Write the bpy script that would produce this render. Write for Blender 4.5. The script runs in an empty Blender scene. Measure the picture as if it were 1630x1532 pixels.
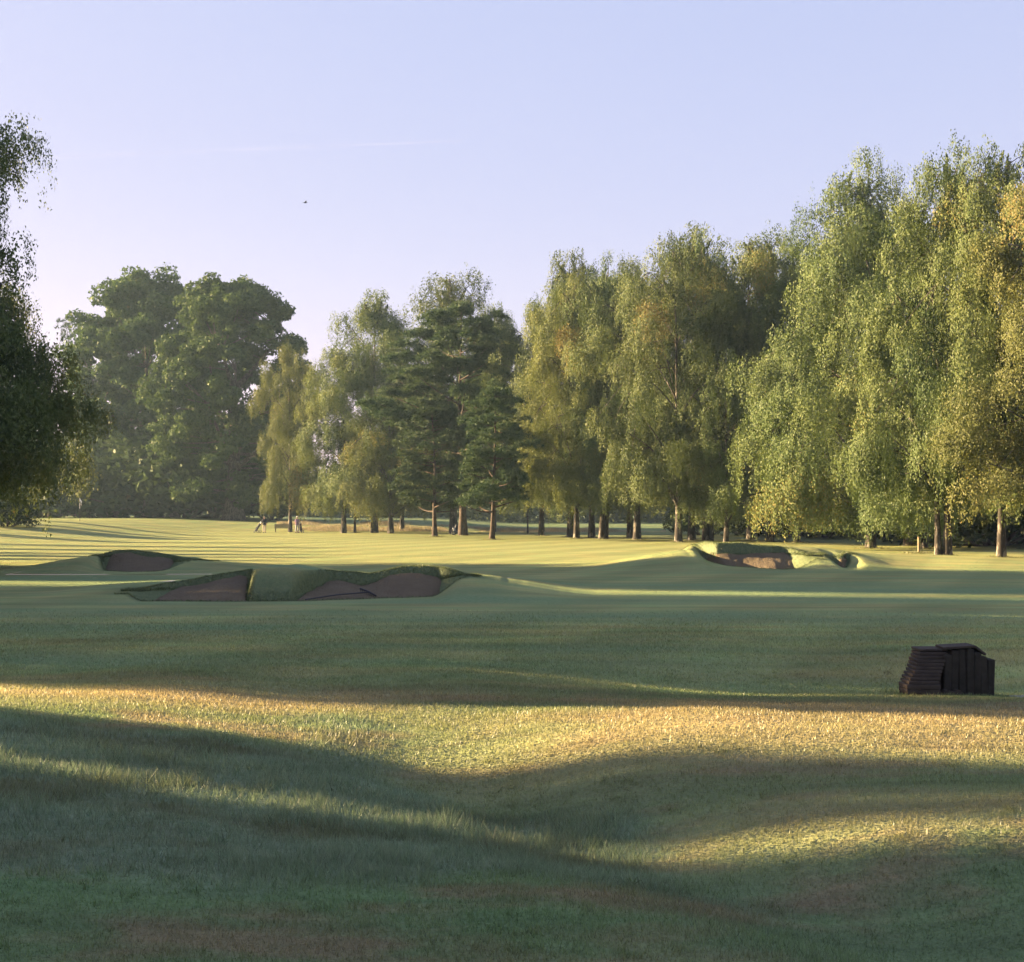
import bpy, math, random
import numpy as np
from mathutils import Vector, Matrix

# ------------------------------------------------------------------ camera, sky, sun, exposure
SC = bpy.context.scene
COL = SC.collection
R = math.radians
F_PX, HOR, CX, ZC = 2200.0, 812.0, 815.0, 2.4      # focal length in photo pixels, horizon row, centre column, eye height

cam_d = bpy.data.cameras.new("camera")
cam = bpy.data.objects.new("camera", cam_d)
COL.objects.link(cam)
cam.location = (0, 0, ZC)
cam.rotation_euler = (R(90), 0, 0)
cam_d.sensor_width = 36.0
cam_d.lens = F_PX / 1630.0 * 36.0
cam_d.shift_y = (HOR - 766.0) / 1630.0
cam_d.clip_start = 0.1
cam_d.clip_end = 20000
SC.camera = cam

SUN_EL, SUN_AZ = 12.5, 15.0      # degrees; sun stands to the left, a little behind the scene
world = bpy.data.worlds.new("World")
SC.world = world
world.use_nodes = True
wn, wl = world.node_tree.nodes, world.node_tree.links
wn.clear()
w_out = wn.new("ShaderNodeOutputWorld")
w_bg = wn.new("ShaderNodeBackground")
w_sky = wn.new("ShaderNodeTexSky")
w_sky.sky_type = 'NISHITA'
w_sky.sun_disc = False
w_sky.sun_elevation = R(SUN_EL)
w_sky.sun_rotation = R(-(90 - SUN_AZ))
w_sky.altitude = 50
w_sky.air_density = 1.0
w_sky.dust_density = 0.6
w_sky.ozone_density = 2.5
w_tint = wn.new("ShaderNodeMix")
w_tint.data_type = 'RGBA'
w_tint.blend_type = 'MULTIPLY'
w_tint.inputs[0].default_value = 1.0
w_tint.inputs[7].default_value = (1.42, 0.66, 0.33, 1)
wl.new(w_sky.outputs[0], w_tint.inputs[6])
w_flat = wn.new("ShaderNodeMix")          # flat lavender mixed in to even out the sky gradient
w_flat.data_type = 'RGBA'
w_flat.inputs[0].default_value = 0.6
w_flat.inputs[7].default_value = (1.50, 1.92, 3.30, 1)
wl.new(w_tint.outputs[2], w_flat.inputs[6])
wl.new(w_flat.outputs[2], w_bg.inputs[0])
w_bg.inputs[1].default_value = 0.05
wl.new(w_bg.outputs[0], w_out.inputs[0])

sun_d = bpy.data.lights.new("sun", 'SUN')
sun_d.energy = 5.0
sun_d.angle = R(0.5)
sun_d.color = (1.0, 0.71, 0.39)
sun = bpy.data.objects.new("sun", sun_d)
COL.objects.link(sun)
to_sun = Vector((-math.cos(R(SUN_AZ)) * math.cos(R(SUN_EL)), math.sin(R(SUN_AZ)) * math.cos(R(SUN_EL)), math.sin(R(SUN_EL))))
sun.rotation_euler = to_sun.to_track_quat('Z', 'Y').to_euler()
sun.location = (-60, 20, 40)

SC.view_settings.view_transform = 'Standard'
SC.view_settings.look = 'None'
SC.view_settings.exposure = 2.95
SC.view_settings.gamma = 1.0
SC.view_settings.use_curve_mapping = False
SC.render.engine = 'CYCLES'
cy = SC.cycles
cy.use_denoising = True
cy.max_bounces = 5
cy.diffuse_bounces = 3
cy.glossy_bounces = 2
cy.transmission_bounces = 3
cy.transparent_max_bounces = 6
cy.volume_bounces = 0
cy.use_adaptive_sampling = True
cy.adaptive_threshold = 0.02

# ------------------------------------------------------------------ helpers
rng = np.random.default_rng(11)


def smooth(a, b, x):
    t = np.clip((np.asarray(x, float) - a) / (b - a), 0, 1)
    return t * t * (3 - 2 * t)


def px2x(px, d):
    return (px - CX) / F_PX * d


def tag(o, label=None, cat=None, group=None, kind=None):
    if label: o["label"] = label
    if cat: o["category"] = cat
    if group: o["group"] = group
    if kind: o["kind"] = kind
    return o


def link(o, parent=None):
    COL.objects.link(o)
    if parent is not None:
        o.parent = parent
    return o


def np_mesh(name, V, Fq, mat=None, attrs=None, smooth_shade=False):
    """V (n,3), Fq (m,k) with k 3 or 4, attrs {name:(domain, array)}"""
    me = bpy.data.meshes.new(name)
    V = np.ascontiguousarray(V, dtype=np.float32)
    Fq = np.ascontiguousarray(Fq, dtype=np.int32)
    m, k = Fq.shape
    me.vertices.add(len(V))
    me.vertices.foreach_set("co", V.ravel())
    me.loops.add(m * k)
    me.loops.foreach_set("vertex_index", Fq.ravel())
    me.polygons.add(m)
    me.polygons.foreach_set("loop_start", np.arange(0, m * k, k, dtype=np.int32))
    me.polygons.foreach_set("use_smooth", np.full(m, smooth_shade, dtype=bool))
    me.update(calc_edges=True)
    if attrs:
        for an, (dom, arr) in attrs.items():
            a = me.attributes.new(an, 'FLOAT', dom)
            a.data.foreach_set("value", np.ascontiguousarray(arr, dtype=np.float32))
    if mat: me.materials.append(mat)
    return me


def obj(name, me, parent=None):
    return link(bpy.data.objects.new(name, me), parent)


def empty(name, loc, rz=0.0, scale=(1, 1, 1)):
    o = bpy.data.objects.new(name, None)
    o.empty_display_size = 0.3
    o.location = loc
    o.rotation_euler = (0, 0, rz)
    o.scale = scale
    return link(o)


class MB:
    """collects simple solids into one mesh"""
    def __init__(self):
        self.v, self.f = [], []

    def add(self, vs, fs):
        n = len(self.v)
        self.v += [tuple(p) for p in vs]
        self.f += [tuple(i + n for i in q) for q in fs]
        return self

    def box(self, c, s, rot=None, bev=0.0):
        hx, hy, hz = s[0] / 2, s[1] / 2, s[2] / 2
        if bev:
            b = bev
            pts, layers = [], [(-hz, 1), (-hz + b, 0), (hz - b, 0), (hz, 1)]
            for z, inset in layers:
                i = b if inset else 0
                for (x, y) in ((-hx + b + i * 0, -hy + i), (hx - b, -hy + i), (hx - i, -hy + b), (hx - i, hy - b),
                               (hx - b, hy - i), (-hx + b, hy - i), (-hx + i, hy - b), (-hx + i, -hy + b)):
                    pts.append((x, y, z))
            fs = [tuple(reversed(range(8))), tuple(range(24, 32))]
            for l in range(3):
                for k in range(8):
                    a, b2 = l * 8 + k, l * 8 + (k + 1) % 8
                    fs.append((a, b2, b2 + 8, a + 8))
        else:
            pts = [(x, y, z) for z in (-hz, hz) for (x, y) in ((-hx, -hy), (hx, -hy), (hx, hy), (-hx, hy))]
            fs = [(3, 2, 1, 0), (4, 5, 6, 7), (0, 1, 5, 4), (1, 2, 6, 5), (2, 3, 7, 6), (3, 0, 4, 7)]
        M = rot.to_matrix() if hasattr(rot, "to_matrix") else (rot or Matrix.Identity(3))
        return self.add([M @ Vector(p) + Vector(c) for p in pts], fs)

    def tube(self, pts, rad, n=8, cap=True):
        pts = [Vector(p) for p in pts]
        if not hasattr(rad, "__len__"):
            rad = [rad] * len(pts)
        vs, fs = [], []
        for i, p in enumerate(pts):
            t = (pts[min(i + 1, len(pts) - 1)] - pts[max(i - 1, 0)]).normalized()
            a = t.cross(Vector((0, 0, 1)) if abs(t.z) < 0.9 else Vector((1, 0, 0))).normalized()
            b = t.cross(a)
            for k in range(n):
                an = 2 * math.pi * k / n
                vs.append(p + (a * math.cos(an) + b * math.sin(an)) * rad[i])
        for i in range(len(pts) - 1):
            for k in range(n):
                k2 = (k + 1) % n
                fs.append((i * n + k, i * n + k2, (i + 1) * n + k2, (i + 1) * n + k))
        if cap:
            fs += [tuple(range(n))[::-1], tuple(range((len(pts) - 1) * n, len(pts) * n))]
        return self.add(vs, fs)

    def ball(self, c, r, nu=12, nv=8):
        r = r if hasattr(r, "__len__") else (r, r, r)
        vs = [(c[0], c[1], c[2] - r[2])]
        for j in range(1, nv):
            th = math.pi * j / nv
            for k in range(nu):
                an = 2 * math.pi * k / nu
                vs.append((c[0] + r[0] * math.sin(th) * math.cos(an), c[1] + r[1] * math.sin(th) * math.sin(an), c[2] - r[2] * math.cos(th)))
        vs.append((c[0], c[1], c[2] + r[2]))
        fs = [(0, 1 + (k + 1) % nu, 1 + k) for k in range(nu)]
        for j in range(nv - 2):
            for k in range(nu):
                a, b = 1 + j * nu + k, 1 + j * nu + (k + 1) % nu
                fs.append((a, b, b + nu, a + nu))
        top = len(vs) - 1
        fs += [(top, 1 + (nv - 2) * nu + k, 1 + (nv - 2) * nu + (k + 1) % nu) for k in range(nu)]
        return self.add(vs, fs)

    def mesh(self, name, mat, shade=False):
        me = bpy.data.meshes.new(name)
        me.from_pydata(self.v, [], self.f)
        if shade:
            me.polygons.foreach_set("use_smooth", [True] * len(me.polygons))
        me.update()
        me.materials.append(mat)
        return me

    def build(self, name, mat, parent=None, shade=False):
        return obj(name, self.mesh(name, mat, shade), parent)


class Noise2:
    """smooth value noise on numpy arrays"""
    def __init__(self, seed, n=64):
        self.g = np.random.default_rng(seed).random((n, n)).astype(np.float32)
        self.n = n

    def one(self, x, y):
        xi, yi = np.floor(x).astype(int), np.floor(y).astype(int)
        fx, fy = x - xi, y - yi
        fx, fy = fx * fx * (3 - 2 * fx), fy * fy * (3 - 2 * fy)
        n, g = self.n, self.g
        a, b = g[xi % n, yi % n], g[(xi + 1) % n, yi % n]
        c, d = g[xi % n, (yi + 1) % n], g[(xi + 1) % n, (yi + 1) % n]
        return (a * (1 - fx) + b * fx) * (1 - fy) + (c * (1 - fx) + d * fx) * fy

    def fbm(self, x, y, octv=4):
        s, amp, tot = 0, 1.0, 0
        for o in range(octv):
            s = s + amp * self.one(x * 2 ** o + 17.3 * o, y * 2 ** o + 5.1 * o)
            tot += amp
            amp *= 0.5
        return s / tot - 0.5


N1, N2, N3 = Noise2(1), Noise2(2), Noise2(3)


# ------------------------------------------------------------------ materials
def new_mat(name):
    m = bpy.data.materials.new(name)
    m.use_nodes = True
    nt = m.node_tree
    nt.nodes.clear()
    out = nt.nodes.new("ShaderNodeOutputMaterial")
    return m, nt.nodes, nt.links, out


def mixc(n, l, fac, a, b, blend='MIX'):
    m = n.new("ShaderNodeMix")
    m.data_type = 'RGBA'
    m.blend_type = blend
    for i, v in ((0, fac), (6, a), (7, b)):
        if isinstance(v, (int, float)):
            m.inputs[i].default_value = v
        elif isinstance(v, tuple):
            m.inputs[i].default_value = (*v, 1) if len(v) == 3 else v
        else:
            l.new(v, m.inputs[i])
    return m.outputs[2]


def noise(n, l, vec, scale, detail=3, rough=0.55, color=False):
    t = n.new("ShaderNodeTexNoise")
    t.inputs["Scale"].default_value = scale
    t.inputs["Detail"].default_value = detail
    t.inputs["Roughness"].default_value = rough
    if vec is not None: l.new(vec, t.inputs["Vector"])
    return t.outputs["Color" if color else "Fac"]


def rng_map(n, l, v, a, b, c=0.0, d=1.0):
    m = n.new("ShaderNodeMapRange")
    m.inputs[1].default_value, m.inputs[2].default_value = a, b
    m.inputs[3].default_value, m.inputs[4].default_value = c, d
    l.new(v, m.inputs[0])
    return m.outputs[0]


def plain_mat(name, col, rough=0.7, var=0.25, scale=12.0, spec=0.3, metallic=0.0, bump=0.0):
    m, n, l, out = new_mat(name)
    b = n.new("ShaderNodeBsdfPrincipled")
    tc = n.new("ShaderNodeTexCoord")
    f = noise(n, l, tc.outputs["Object"], scale, 4)
    c = mixc(n, l, f, tuple(x * (1 - var) for x in col), tuple(min(1, x * (1 + var)) for x in col))
    l.new(c, b.inputs["Base Color"])
    b.inputs["Roughness"].default_value = rough
    b.inputs["Specular IOR Level"].default_value = spec
    b.inputs["Metallic"].default_value = metallic
    if bump:
        bp = n.new("ShaderNodeBump")
        bp.inputs["Strength"].default_value = bump
        bp.inputs["Distance"].default_value = 0.02
        l.new(noise(n, l, tc.outputs["Object"], scale * 3, 4), bp.inputs["Height"])
        l.new(bp.outputs[0], b.inputs["Normal"])
    l.new(b.outputs[0], out.inputs[0])
    return m


def attr(n, name):
    a = n.new("ShaderNodeAttribute")
    a.attribute_name = name
    return a.outputs["Fac"]


def turf_color(n, l):
    """colour of the turf as a function of the place: mown straw and green, dewy rough, brown wear"""
    g = n.new("ShaderNodeNewGeometry")
    pos = g.outputs["Position"]
    mp = n.new("ShaderNodeMapping")
    mp.inputs["Scale"].default_value = (0.45, 1.0, 1.0)
    l.new(pos, mp.inputs["Vector"])
    big = rng_map(n, l, noise(n, l, mp.outputs[0], 0.13, 4, 0.6), 0.38, 0.62)
    mid = rng_map(n, l, noise(n, l, mp.outputs[0], 0.9, 4, 0.62), 0.36, 0.64)
    fine = rng_map(n, l, noise(n, l, pos, 9.0, 3, 0.65), 0.3, 0.7)
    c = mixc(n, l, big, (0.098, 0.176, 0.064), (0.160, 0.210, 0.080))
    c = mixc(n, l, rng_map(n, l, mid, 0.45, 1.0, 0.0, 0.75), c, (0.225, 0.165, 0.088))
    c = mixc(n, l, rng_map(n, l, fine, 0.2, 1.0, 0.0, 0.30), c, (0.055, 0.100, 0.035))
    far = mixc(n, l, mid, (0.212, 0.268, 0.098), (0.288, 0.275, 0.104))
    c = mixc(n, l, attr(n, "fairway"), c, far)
    c = mixc(n, l, attr(n, "dry"), c, mixc(n, l, fine, (0.235, 0.200, 0.085), (0.320, 0.255, 0.120)))  # pale straw, raised to carry part of the sunlight on these bands
    rough = mixc(n, l, fine, (0.108, 0.168, 0.085), (0.205, 0.255, 0.148))
    rough = mixc(n, l, rng_map(n, l, mid, 0.5, 1.0, 0.0, 0.7), rough, (0.115, 0.115, 0.045))
    c = mixc(n, l, attr(n, "rough"), c, rough)
    ms = n.new("ShaderNodeMapping")
    ms.inputs["Scale"].default_value = (0.16, 1.5, 1.0)
    ms.inputs["Rotation"].default_value = (0, 0, 0.12)
    l.new(pos, ms.inputs["Vector"])
    streak = noise(n, l, ms.outputs[0], 0.8, 5, 0.7)
    hs = n.new("ShaderNodeHueSaturation")
    l.new(rng_map(n, l, streak, 0.3, 0.7, 0.72, 1.28), hs.inputs["Value"])
    l.new(c, hs.inputs["Color"])
    c = hs.outputs[0]
    wv = n.new("ShaderNodeTexWave")
    wv.wave_profile = 'SIN'
    mw = n.new("ShaderNodeMapping")
    mw.inputs["Rotation"].default_value = (0, 0, 0.42)
    l.new(pos, mw.inputs["Vector"]); l.new(mw.outputs[0], wv.inputs["Vector"])
    wv.inputs["Scale"].default_value = 0.075
    wv.inputs["Distortion"].default_value = 1.2
    wv.inputs["Detail"].default_value = 2.0
    wv.inputs["Detail Scale"].default_value = 0.4
    hm = n.new("ShaderNodeHueSaturation")
    l.new(rng_map(n, l, wv.outputs["Fac"], 0.25, 0.75, 0.90, 1.08), hm.inputs["Value"])
    l.new(c, hm.inputs["Color"])
    c = mixc(n, l, attr(n, "fairway"), c, hm.outputs[0])
    c = mixc(n, l, attr(n, "dew_shade"), c, mixc(n, l, fine, (0.126, 0.212, 0.086), (0.205, 0.265, 0.125)))  # dewy green, with the cool sky tint of the shaded fairway in its colour
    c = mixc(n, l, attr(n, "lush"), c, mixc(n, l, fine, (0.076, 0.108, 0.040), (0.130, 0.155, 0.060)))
    return c, pos, fine


def turf_mat():
    m, n, l, out = new_mat("turf")
    c, pos, fine = turf_color(n, l)
    # the turf is a pile of upright blades: its microfacets point every way, so low sun lights it strongly
    g = n.new("ShaderNodeNewGeometry")
    nc = noise(n, l, pos, 38.0, 3, 0.7, color=True)
    sub = n.new("ShaderNodeVectorMath"); sub.operation = 'SUBTRACT'
    l.new(nc, sub.inputs[0]); sub.inputs[1].default_value = (0.5, 0.5, 0.5)
    mul = n.new("ShaderNodeVectorMath"); mul.operation = 'MULTIPLY'
    l.new(sub.outputs[0], mul.inputs[0]); mul.inputs[1].default_value = (7.0, 7.0, 2.0)
    add = n.new("ShaderNodeVectorMath"); add.operation = 'ADD'
    l.new(mul.outputs[0], add.inputs[0]); l.new(g.outputs["Normal"], add.inputs[1])
    nrm = n.new("ShaderNodeVectorMath"); nrm.operation = 'NORMALIZE'
    l.new(add.outputs[0], nrm.inputs[0])
    d = n.new("ShaderNodeBsdfDiffuse")
    l.new(c, d.inputs[0]); l.new(nrm.outputs[0], d.inputs["Normal"])
    gl = n.new("ShaderNodeBsdfGlossy")
    gl.inputs["Roughness"].default_value = 0.6
    gl.inputs["Color"].default_value = (0.9, 0.95, 1, 1)
    l.new(nrm.outputs[0], gl.inputs["Normal"])
    mx = n.new("ShaderNodeMixShader")
    mx.inputs[0].default_value = 0.03
    l.new(d.outputs[0], mx.inputs[1]); l.new(gl.outputs[0], mx.inputs[2])
    l.new(mx.outputs[0], out.inputs[0])
    return m


def blade_mat():
    m, n, l, out = new_mat("grass_blades")
    c, pos, fine = turf_color(n, l)
    t = rng_map(n, l, attr(n, "tint"), 0, 1, 0.62, 1.72)
    hsv = n.new("ShaderNodeHueSaturation")
    l.new(t, hsv.inputs["Value"]); l.new(c, hsv.inputs["Color"])
    d = n.new("ShaderNodeBsdfDiffuse"); l.new(hsv.outputs[0], d.inputs[0])
    tr = n.new("ShaderNodeBsdfTranslucent"); l.new(hsv.outputs[0], tr.inputs[0])
    gl = n.new("ShaderNodeBsdfGlossy"); gl.inputs["Roughness"].default_value = 0.45
    m1 = n.new("ShaderNodeMixShader"); m1.inputs[0].default_value = 0.5
    l.new(d.outputs[0], m1.inputs[1]); l.new(tr.outputs[0], m1.inputs[2])
    m2 = n.new("ShaderNodeMixShader"); m2.inputs[0].default_value = 0.04
    l.new(m1.outputs[0], m2.inputs[1]); l.new(gl.outputs[0], m2.inputs[2])
    l.new(m2.outputs[0], out.inputs[0])
    return m


def leaf_mat(name, dark, light, autumn, autumn_at=0.86, trans=0.24, gloss=0.012):
    m, n, l, out = new_mat(name)
    t = attr(n, "tint")
    oi = n.new("ShaderNodeObjectInfo")
    c = mixc(n, l, rng_map(n, l, t, 0.0, 0.8), dark, light)
    c = mixc(n, l, rng_map(n, l, t, autumn_at, 1.0), c, autumn)
    hsv = n.new("ShaderNodeHueSaturation")
    l.new(rng_map(n, l, oi.outputs["Random"], 0, 1, 0.492, 0.508), hsv.inputs["Hue"])
    l.new(rng_map(n, l, oi.outputs["Random"], 0, 1, 0.88, 1.12), hsv.inputs["Value"])
    l.new(c, hsv.inputs["Color"])
    d = n.new("ShaderNodeBsdfDiffuse"); l.new(hsv.outputs[0], d.inputs[0])
    tr = n.new("ShaderNodeBsdfTranslucent"); l.new(hsv.outputs[0], tr.inputs[0])
    gl = n.new("ShaderNodeBsdfGlossy"); gl.inputs["Roughness"].default_value = 0.5
    m1 = n.new("ShaderNodeMixShader"); m1.inputs[0].default_value = trans
    l.new(d.outputs[0], m1.inputs[1]); l.new(tr.outputs[0], m1.inputs[2])
    m2 = n.new("ShaderNodeMixShader"); m2.inputs[0].default_value = gloss
    l.new(m1.outputs[0], m2.inputs[1]); l.new(gl.outputs[0], m2.inputs[2])
    l.new(m2.outputs[0], out.inputs[0])
    return m


def bark_mat(name, base, patch, at=0.5, zs=2.5, xs=6.0):
    m, n, l, out = new_mat(name)
    tc = n.new("ShaderNodeTexCoord")
    mp = n.new("ShaderNodeMapping")
    mp.inputs["Scale"].default_value = (xs, xs, zs)
    l.new(tc.outputs["Object"], mp.inputs["Vector"])
    f = noise(n, l, mp.outputs[0], 1.0, 5, 0.65)
    c = mixc(n, l, rng_map(n, l, f, at - 0.06, at + 0.06), base, patch)
    b = n.new("ShaderNodeBsdfPrincipled")
    l.new(c, b.inputs["Base Color"])
    b.inputs["Roughness"].default_value = 0.85
    b.inputs["Specular IOR Level"].default_value = 0.2
    bp = n.new("ShaderNodeBump"); bp.inputs["Strength"].default_value = 0.6; bp.inputs["Distance"].default_value = 0.04
    l.new(f, bp.inputs["Height"]); l.new(bp.outputs[0], b.inputs["Normal"])
    l.new(b.outputs[0], out.inputs[0])
    return m


def sand_mat():
    m, n, l, out = new_mat("bunker_sand")
    g = n.new("ShaderNodeNewGeometry")
    a = noise(n, l, g.outputs["Position"], 1.3, 4)
    f = noise(n, l, g.outputs["Position"], 14.0, 4, 0.7)
    c = mixc(n, l, a, (0.130, 0.104, 0.066), (0.205, 0.165, 0.104))
    c = mixc(n, l, rng_map(n, l, f, 0.45, 0.8, 0, 0.5), c, (0.105, 0.080, 0.060))
    b = n.new("ShaderNodeBsdfPrincipled")
    l.new(c, b.inputs["Base Color"])
    b.inputs["Roughness"].default_value = 0.95
    b.inputs["Specular IOR Level"].default_value = 0.1
    bp = n.new("ShaderNodeBump"); bp.inputs["Strength"].default_value = 1.0; bp.inputs["Distance"].default_value = 0.12
    l.new(f, bp.inputs["Height"]); l.new(bp.outputs[0], b.inputs["Normal"])
    l.new(b.outputs[0], out.inputs[0])
    return m


M_TURF, M_BLADE, M_SAND = turf_mat(), blade_mat(), sand_mat()
M_BIRCH = leaf_mat("birch_leaves", (0.048, 0.080, 0.030), (0.124, 0.155, 0.050), (0.19, 0.160, 0.050))
M_AUTUMN = leaf_mat("autumn_birch_leaves", (0.060, 0.080, 0.027), (0.128, 0.134, 0.042), (0.18, 0.132, 0.042), 0.86)
M_BIRCH_YEL = leaf_mat("yellowing_birch_leaves", (0.068, 0.094, 0.026), (0.146, 0.162, 0.044), (0.22, 0.165, 0.045), 0.85)
M_OAK = leaf_mat("oak_leaves", (0.036, 0.068, 0.022), (0.080, 0.125, 0.032), (0.13, 0.13, 0.035), 0.92)
M_PINE = leaf_mat("pine_needles", (0.035, 0.065, 0.030), (0.075, 0.105, 0.042), (0.12, 0.12, 0.04), 0.92, 0.15)
M_BUSH = leaf_mat("shrub_leaves", (0.030, 0.050, 0.020), (0.060, 0.085, 0.028), (0.10, 0.09, 0.03), 0.92, 0.2)
M_WOOD = leaf_mat("distant_leaves", (0.040, 0.060, 0.025), (0.085, 0.105, 0.035), (0.13, 0.11, 0.04), 0.9)
M_STRAW = leaf_mat("dry_grass", (0.20, 0.185, 0.10), (0.33, 0.285, 0.17), (0.38, 0.33, 0.21), 0.9, 0.3)
B_BIRCH = bark_mat("birch_bark", (0.034, 0.030, 0.026), (0.20, 0.18, 0.15), 0.57, 1.6, 3.0)
B_OAK = bark_mat("oak_bark", (0.055, 0.045, 0.035), (0.12, 0.10, 0.08))
B_PINE = bark_mat("pine_bark", (0.042, 0.034, 0.027), (0.080, 0.058, 0.042))

# ------------------------------------------------------------------ ground
def interp(px, pts):
    a = np.array(pts, float)
    return np.interp(px, a[:, 0], a[:, 1])


class Bunker:
    """a bunker given by its outline in the place: ends x0..x1, front edge, lip line, height of sand and of turf at the lip"""
    def __init__(self, d, px0, px1, front, sand_top, lip_top, depth, nose=None, back=9.0, side=2.5, floor=-0.05):
        self.floor = floor
        self.d, self.x0, self.x1 = d, px2x(px0, d), px2x(px1, d)
        self.front, self.sand, self.lip = front, sand_top, lip_top
        self.depth, self.nose, self.back, self.side = depth, nose, back, side
        self.tr = min(0.95, 0.32 * (self.x1 - self.x0))
        self.box = (self.x0 - 1.8, self.x1 + 1.8, d - 1.6, d + depth + 2.6)

    def curves(self, x):
        px = np.clip(x, self.x0, self.x1) / self.d * F_PX + CX
        jig = N3.fbm(x * 0.9 + self.d, x * 0 + 3.3, 3)
        dF = F_PX * ZC / (interp(px, self.front) - HOR) + 0.35 * N2.fbm(x * 0.8, x * 0 + 7.7, 3)
        ends = smooth(self.x0, self.x0 + 1.0, x) * (1 - smooth(self.x1 - 1.0, self.x1, x))
        dL = np.maximum(dF + 0.3, dF + (self.d + self.depth - dF) * (0.25 + 0.75 * ends) + 0.55 * jig * ends)
        if self.nose is not None:
            a, b, c, e = [px2x(p, self.d) for p in self.nose]
            nz = smooth(a, b, x) * (1 - smooth(c, e, x))
            dL = dL * (1 - nz) + (dF + 0.15) * nz
        else:
            nz = np.zeros(np.shape(x))
        fw = 0.28 + 1.3 * nz
        zs = ZC - (interp(px, self.sand) - 4 - HOR) * dL / F_PX
        zs = zs * (1 - nz) - 0.15 * nz
        zl = ZC - (interp(px, self.lip) - HOR) * (dL + fw) / F_PX + 0.10 * N1.fbm(x * 1.3, x * 0 + self.d, 3)
        self.fw = fw
        return dF, dL, zs, np.maximum(zl, zs + 0.05)

    def heights(self, x, y, base):
        """ground height and sand height (sand is far below ground where there is none)"""
        dF, dL, zs, zl = self.curves(x)
        fw = self.fw
        inside_x = smooth(self.x0 - 0.1, self.x0 + self.tr, x) * (1 - smooth(self.x1 - self.tr, self.x1 + 0.1, x))
        sidefall = smooth(self.x0 - self.side, self.x0 + 0.3, x) * (1 - smooth(self.x1 - 0.3, self.x1 + self.side, x))
        # mound without the hollow
        lipz = zl * sidefall
        dm = self.d + self.depth
        rampF = smooth(self.d - 1.2, dm + 0.35, y)
        mound = lipz * rampF * (1 - smooth(dm + 0.35, dm + self.back, y))
        # with the hollow: sand slope then a steep turf face
        t = np.clip((y - dF) / np.maximum(dL - dF, 0.05), 0, 1)
        sand = self.floor + (zs - self.floor) * t ** 1.15
        cut = np.where(y < dF, 0.0, np.where(y < dL, sand - 0.14, 0))
        edge = np.clip((y - dF) / 0.10, 0, 1)
        cut = cut * edge
        face = smooth(0, 1, (y - dL) / fw)
        ztop = zl * (1 - smooth(dm + 0.3, dm + self.back, y))
        cut = np.where(y >= dL, (sand - 0.14) * (1 - face) + ztop * face, cut)
        w = inside_x * (1 - smooth(dm + 0.6, dm + 2.4, y))
        s = np.where((y > dF - 0.25) & (y < dL + 0.2) & (x > self.x0 - 0.1) & (x < self.x1 + 0.1), sand * inside_x - 0.6 * (1 - inside_x), -9.0)
        return mound, cut, w, s


BUNKERS = [
    Bunker(36.4, 186, 736,
           front=[(180, 952), (230, 958), (380, 958), (480, 957), (560, 954), (680, 950), (725, 946), (740, 944)],
           sand_top=[(185, 944), (230, 939), (280, 934), (310, 925), (340, 921), (372, 925), (430, 940), (476, 931), (520, 930), (550, 935),
                     (575, 931), (600, 920), (640, 916), (680, 922), (735, 926)],
           lip_top=[(185, 938), (230, 928), (300, 914), (370, 907), (430, 905), (500, 910), (560, 914), (610, 906), (650, 902), (700, 905), (735, 915)],
           depth=3.6, nose=(346, 398, 450, 500), back=10.0, side=4.0),
    Bunker(53.5, 108, 278,
           front=[(100, 903), (150, 908), (200, 910), (260, 909), (280, 900)],
           sand_top=[(105, 896), (140, 885), (165, 884), (200, 890), (240, 895), (280, 897)],
           lip_top=[(105, 884), (140, 878), (165, 876), (200, 879), (240, 886), (280, 892)],
           depth=3.2, back=8.0, side=4.0),
    Bunker(53.0, 1112, 1312,
           front=[(1110, 893), (1130, 903), (1170, 908), (1250, 911), (1312, 909)],
           sand_top=[(1110, 896), (1150, 897), (1200, 896), (1260, 894), (1312, 893)],
           lip_top=[(1110, 880), (1150, 875), (1200, 876), (1260, 881), (1312, 887)],
           depth=3.2, back=8.0, side=4.5, floor=-0.55),
    Bunker(53.4, 1334, 1380,
           front=[(1330, 908), (1350, 910), (1380, 906)],
           sand_top=[(1330, 905), (1360, 898), (1380, 898)],
           lip_top=[(1330, 899), (1360, 894), (1380, 895)],
           depth=1.6, back=6.0, side=2.0, floor=-0.2),
]


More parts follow.
